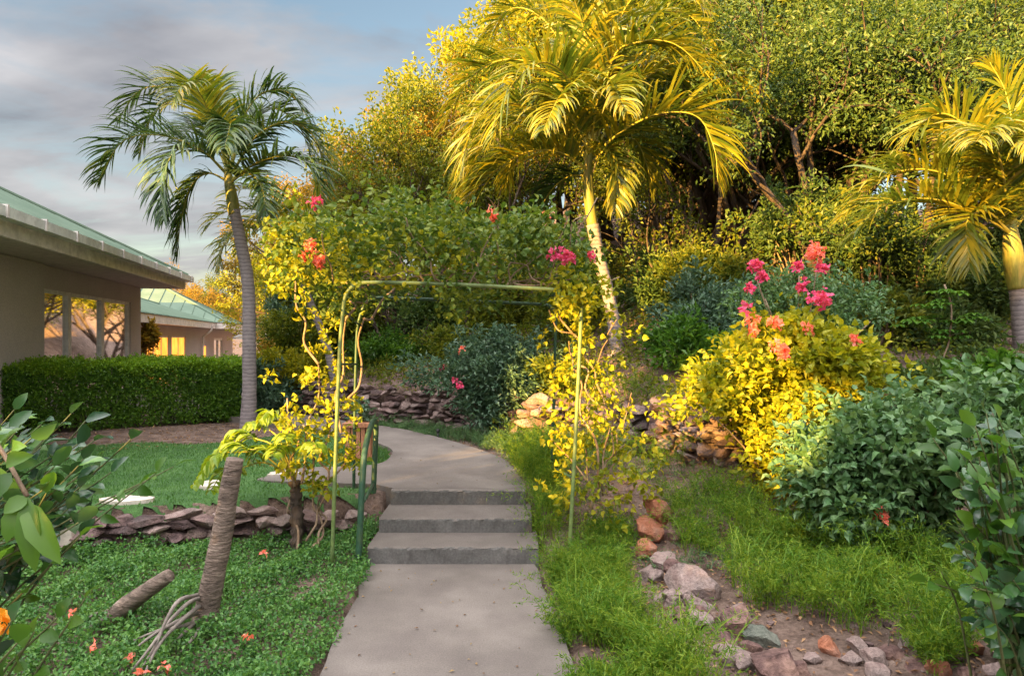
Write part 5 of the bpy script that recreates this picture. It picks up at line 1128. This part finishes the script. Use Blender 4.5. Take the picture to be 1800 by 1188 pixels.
# asparagus ferns: feathery
def fern(label, xs_, ys_, hs, per, seed, name='fern', kind=None, mt='fern'):
    rng = np.random.default_rng(seed); g = G(); z0_ = zg(xs_, ys_)
    n = len(xs_); az = rng.uniform(0, 6.28, n); H = hs*(1.0 if kind else 1.45)*rng.uniform(.55, 1.35, n)*(.85+.3*np.sin(xs_*7+seed)*np.sin(ys_*6+1)+.25*np.sin(xs_*13+ys_*11)); out_ = H*rng.uniform(.3, 1.0, n)
    segs = 7; tt = np.linspace(0, 1, segs+1)
    pos = np.stack([np.stack([xs_+np.cos(az)*out_*t**1.4, ys_+np.sin(az)*out_*t**1.4, z0_+H*(t*1.35-.55*t**2.4)], -1) for t in tt], 1)
    # thin stems as narrow strips
    tg = norm(np.gradient(pos, axis=1)); sd_ = norm(np.cross(tg, np.array([0, 0, 1.])+1e-3)); w_ = .0022
    V = np.stack([pos-sd_*w_, pos+sd_*w_], 2).reshape(n, -1, 3); q = np.arange(segs)*2; Fq = np.stack([q, q+1, q+3, q+2], -1)[None]+(np.arange(n)*2*(segs+1))[:, None, None]
    g.add(V.reshape(-1, 3), Fq.reshape(-1, 4))
    m_ = per; t_ = rng.uniform(.12, 1, (n, m_))*segs; i0 = np.minimum(t_.astype(int), segs-1); fr = (t_-i0)[..., None]; ar_ = np.arange(n)[:, None]
    p = pos[ar_, i0]*(1-fr)+pos[ar_, i0+1]*fr; tgp = tg[ar_, i0]; p = p.reshape(-1, 3); tgp = tgp.reshape(-1, 3); k = len(p)
    p = p+rng.standard_normal((k, 3))*.016
    leaves(g, p, rdir(rng, k)+tgp*.5+[0, 0, .15], rdir(rng, k), rng.uniform(.018, .045, k), rng.uniform(.0035, .007, k), 'rhomb', fold=.05)
    o = g.put(name, M[mt], origin=(float(xs_.mean()), float(ys_.mean()), 0)); tag(o, label, 'fern' if not kind else 'ground cover', 'asparagus ferns in the right beds' if not kind else None, kind); return o
def poly_sc(n, poly, seed, per=2.2):
    global rng; rng = np.random.default_rng(seed); poly = np.array(poly); x = rng.uniform(poly[:, 0].min(), poly[:, 0].max(), n*3); y = rng.uniform(poly[:, 1].min(), poly[:, 1].max(), n*3); k = inpoly(x, y, poly); x, y = x[k][:n], y[k][:n]
    thin = (np.sin(x*9+seed)+np.sin(y*8+x*4)+np.sin(x*19+y*15)) > -.75; return x[thin], y[thin]
def GP(pts, z): return [((px-900)/1200*(1200*(CAMZ-zz)/(py-594)), 1200*(CAMZ-zz)/(py-594)) for px, py, zz in [(a, b, z) for a, b in pts]]
x, y = poly_sc(1500, GP([(965, 985), (1020, 985), (1070, 1010), (1105, 1080), (1160, 1150), (1260, 1240), (1030, 1240), (990, 1130)], .05), 1)
fern('feathery asparagus fern mass along the right edge of the lower path', x, y, np.full(len(x), .17), 42, 2)
x, y = poly_sc(1150, GP([(1262, 985), (1400, 955), (1560, 1010), (1700, 1040), (1700, 1110), (1600, 1095), (1520, 1120), (1420, 1085), (1350, 1080), (1300, 1045)], .15), 3)
fern('bright asparagus fern mass filling the rock edged bed', x, y, np.full(len(x), .20), 42, 4)
x, y = poly_sc(700, GP([(895, 840), (960, 835), (985, 870), (985, 930), (950, 935), (930, 900)], .2), 5)
fern('asparagus fern mound beside the top step on the right', x, y, np.full(len(x), .26), 42, 6)
x, y = poly_sc(420, GP([(1000, 945), (1110, 930), (1130, 985), (1060, 1010), (985, 1000)], .15), 15)
fern('small asparagus fern clump around the right arch post', x, y, np.full(len(x), .15), 36, 16)
x = rng.uniform(.5, 5, 1500); y = rng.uniform(4.6, 6.6, 1500); k = (np.sin(x*6+y*4)+np.sin(y*9-x*3)) > .2; x, y = x[k], y[k]
fern('low scattered weeds on the soil of the right bed', x, y, np.full(len(x), .10), 14, 17, 'weeds', 'stuff', 'shrubgreen')
x, y = poly_sc(600, GP([(885, 800), (950, 790), (1100, 800), (1220, 835), (1200, 860), (960, 850)], .33), 7)
fern('green fern patch at the right of the upper path', x, y, np.full(len(x), .24), 36, 8)
x, y = poly_sc(420, GP([(1165, 900), (1250, 890), (1330, 905), (1335, 935), (1200, 935)], .3), 9)
fern('asparagus fern clump sunlit on top below the yellow bush', x, y, np.full(len(x), .22), 42, 10)
x, y = poly_sc(420, GP([(1590, 1110), (1690, 1105), (1700, 1180), (1640, 1195), (1590, 1140)], .15), 11)
fern('fern clump among the rocks at lower right', x, y, np.full(len(x), .17), 42, 12)
x, y = poly_sc(420, GP([(680, 762), (760, 765), (800, 785), (790, 800), (700, 775)], .4), 13)
# weeds along far wall foot
x = rng.uniform(-2.4, .2, 700); y = np.interp(x, [-2.4, -1.6, -.7, 0, .3], [10.6, 10.0, 9.2, 8.3, 7.9])+rng.uniform(-.45, .1, 700)
k = ~inpoly(x, y, ppoly); x, y = x[k], y[k]
fern('low green weeds along the foot of the far stone wall', x, y, np.full(len(x), .20), 24, 14, 'weeds', 'stuff', 'shrubgreen')
# bank vegetation on slope: stuff
x = rng.uniform(-5, 8, 9000); y = rng.uniform(6.4, 17, 9000); k = (y > np.interp(x, WX, WY)+.1) & vis(x, y, .8) & (rng.random(9000) < np.where(x > 2.5, .25, .9)); x, y = x[k], y[k]
g = G(); cen = np.column_stack([x, y, zg(x, y)+rng.uniform(.02, .22, len(x))]); leafball(g, rng, cen, 9, .09, .07, .03, 'rhomb', up=.8)
tag(g.put('undergrowth', M['forest'], origin=(0, 0, 0)), 'low leafy undergrowth on the wooded slope', 'undergrowth', kind='stuff')
# lawn grass
n = 90000; x = rng.uniform(-8.5, -1.1, n); y = rng.uniform(4.8, 11, n); k = lawn_test(x, y) & vis(x, y, .82); x, y = x[k], y[k]
g = G(); d0 = rdir(rng, len(x))*.5+[0, 0, 1]; leaves(g, np.column_stack([x, y, zg(x, y)+.004]), d0, rdir(rng, len(x)), rng.uniform(.018, .04, len(x)), .006, 'rhomb', fold=0, droop=0)
n = 2500; x = rng.uniform(-2.2, -1.2, n); y = rng.uniform(7.2, 9.3, n); k = lawn_test(x, y); x, y = x[k], y[k]; leaves(g, np.column_stack([x, y, zg(x, y)+.004]), rdir(rng, len(x))*.5+[0, 0, 1], rdir(rng, len(x)), .06, .008, 'rhomb', fold=0, droop=0)
tag(g.put('grass', M['grass'], origin=(0, 0, 0)), 'short mown grass of the lawn', 'grass', kind='stuff')
# blossoms fallen on the ground cover
for i, (px, py, lab) in enumerate([(128, 1077, 'pink fallen blossom above the low plant at far left'), (166, 1135, 'pink fallen blossom below the short stump'), (229, 1153, 'pink fallen blossom left of the grey roots'), (287, 1170, 'pink fallen blossom between the roots and the stump base'), (247, 1183, 'pink fallen blossom at the bottom edge under the roots'), (434, 1118, 'pink fallen blossom right of the tall stump'), (463, 972, 'pink fallen blossom near the arch base')]):
    d_ = 1200*(CAMZ-.15)/(py-594); g = G(); rr_ = np.random.default_rng(400+i); leafball(g, rr_, [P(px, py, d_)], 7, .012, .032, .026, 'heart', up=1, fold=.2); tag(g.put('blossom', M['coral']), lab, 'blossom', 'pink blossoms on the ground cover')

# ------------------------------------------------------------------ sun blockers added behind the camera, unseen, to shape the shade
def UV(u, s): a = R(SUN_AZ); return np.array([u*math.cos(a)+s*math.sin(a), -u*math.sin(a)+s*math.cos(a)])
TE = math.tan(R(SUN_EL))
def bldg(name, label, u0, u1, s0, s1, ztop):  # unseen house added to block the low sun
    a = R(SUN_AZ); ax_ = np.array([math.cos(a), -math.sin(a), 0]); ay_ = np.array([math.sin(a), math.cos(a), 0]); o_ = UV(u0, s0); Mx = (np.array([ax_, ay_, [0, 0, 1.]]).T, np.array([o_[0], o_[1], 0.]))
    root = empty(name, (o_[0], o_[1], 0), label, 'house'); g = G(); W_ = u1-u0; D_ = s1-s0; box(g, (0, 0, -.2), (W_, D_, ztop-.9), Mx); g.put('wall', M['wall'], root)
    ring(root, Mx, -.4, W_+.4, -.4, D_+.4, ztop-.899, ztop-.7, .05, 'fascia', 'fascia'); hiproof(root, Mx, -.42, W_+.42, -.42, D_+.42, ztop-.7, ztop, 1.5)
    for k in range(3): g = G(); box(g, (W_*(.15+.28*k), D_+.004, .9), (W_*(.15+.28*k)+1.0, D_+.05, 2.2), Mx); g.put('window', M['frame'], root)
bldg('neighbour_house', 'taupe house wing with green roof behind the viewer at left', -15, -5.6, -20, -13, 6.9)
bldg('neighbour_house', 'taupe house wing with green roof behind the viewer at right', -1.35, 12, -20, -13, 6.35)
rng = np.random.default_rng(91)
def shader_tree(label, u0, u1, v0, v1, s, n, seed, L=.26):  # unseen tree added, crown bounds set by the shade wanted
    rng = np.random.default_rng(seed); c = UV((u0+u1)/2, s); root = empty('shade_tree', (c[0], c[1], 0), label, 'tree')
    zc0, zc1 = v0-s*TE, v1-s*TE; uu = rng.uniform(u0, u1, n); ssv = s+rng.uniform(-1.2, 1.2, n); zz_ = rng.uniform(zc0, zc1, n)
    ex = ((uu-(u0+u1)/2)/((u1-u0)/2))**4+((zz_-(zc0+zc1)/2)/((zc1-zc0)/2))**4 < 1.1; uu, ssv, zz_ = uu[ex], ssv[ex], zz_[ex]
    pts = np.array([[*UV(a, b), z_] for a, b, z_ in zip(uu, ssv, zz_)]); g = G(); leafball(g, rng, pts, 8, .3, L, L*.6, 'rhomb'); g.put('crown', M['forest'], root)
    g = G(); tips = []; top_ = np.array([c[0], c[1], (zc0+zc1)/2]); tube(g, curve([(c[0], c[1], -.1), (c[0]+.2, c[1], zc0*.5), top_], 14), .14, 10)
    for k in range(10): q = pts[rng.integers(len(pts))]; tube(g, [top_-[0, 0, rng.uniform(.1, 1)], (top_+q)/2+[0, 0, .1], q], [.07, .05, .02], 6)
    g.put('trunk', M['bark'], root, smooth=True)
shader_tree('broad tree behind the viewer whose crown shades the arch canopy', -4.35, -.5, 2.85, 4.0, -14, 380, 1)  # unseen sun blocker tree added to shade the arch canopy
shader_tree('narrow upright tree behind the viewer', -4.05, -3.4, .9, 2.9, -9, 150, 3, .16)
shader_tree('tree behind the viewer at left shading the left palm', -13, -7.6, 4.9, 6.7, -16, 260, 2)
hb = empty('low_hedge', (*UV(-3.4, -6), 0), 'low hedge behind the viewer', 'hedge'); n = 3400; uu = rng.uniform(-5.8, -.9, n); ss_ = rng.uniform(-6.5, -5.5, n); z_ = rng.uniform(0, 1, n)*np.interp(uu, [-5.8, -3.05, -2.95, -2.05, -1.95, -1.7, -1.6], [2.12, 2.12, 2.5, 2.5, 2.28, 2.28, 2.45])  # unseen hedge added; its height profile shapes the low shade
pts = np.array([[*UV(a, b), c_] for a, b, c_ in zip(uu, ss_, z_)]); g = G(); leafball(g, rng, pts, 8, .12, .12, .06); g.put('foliage', M['hedge'], hb)
g = G(); 
for a in np.linspace(-5.7, -1.0, 16): q = UV(a, -6); tube(g, [(q[0], q[1], -.05), (q[0]+.03, q[1], 1.5)], .02, 5)
g.put('stem', M['bark'], hb)
for o in protos:
    for ch in list(o.children): bpy.data.objects.remove(ch)
    bpy.data.objects.remove(o)
print('objects', len(bpy.data.objects), 'polys', sum(len(m.polygons) for m in bpy.data.meshes))
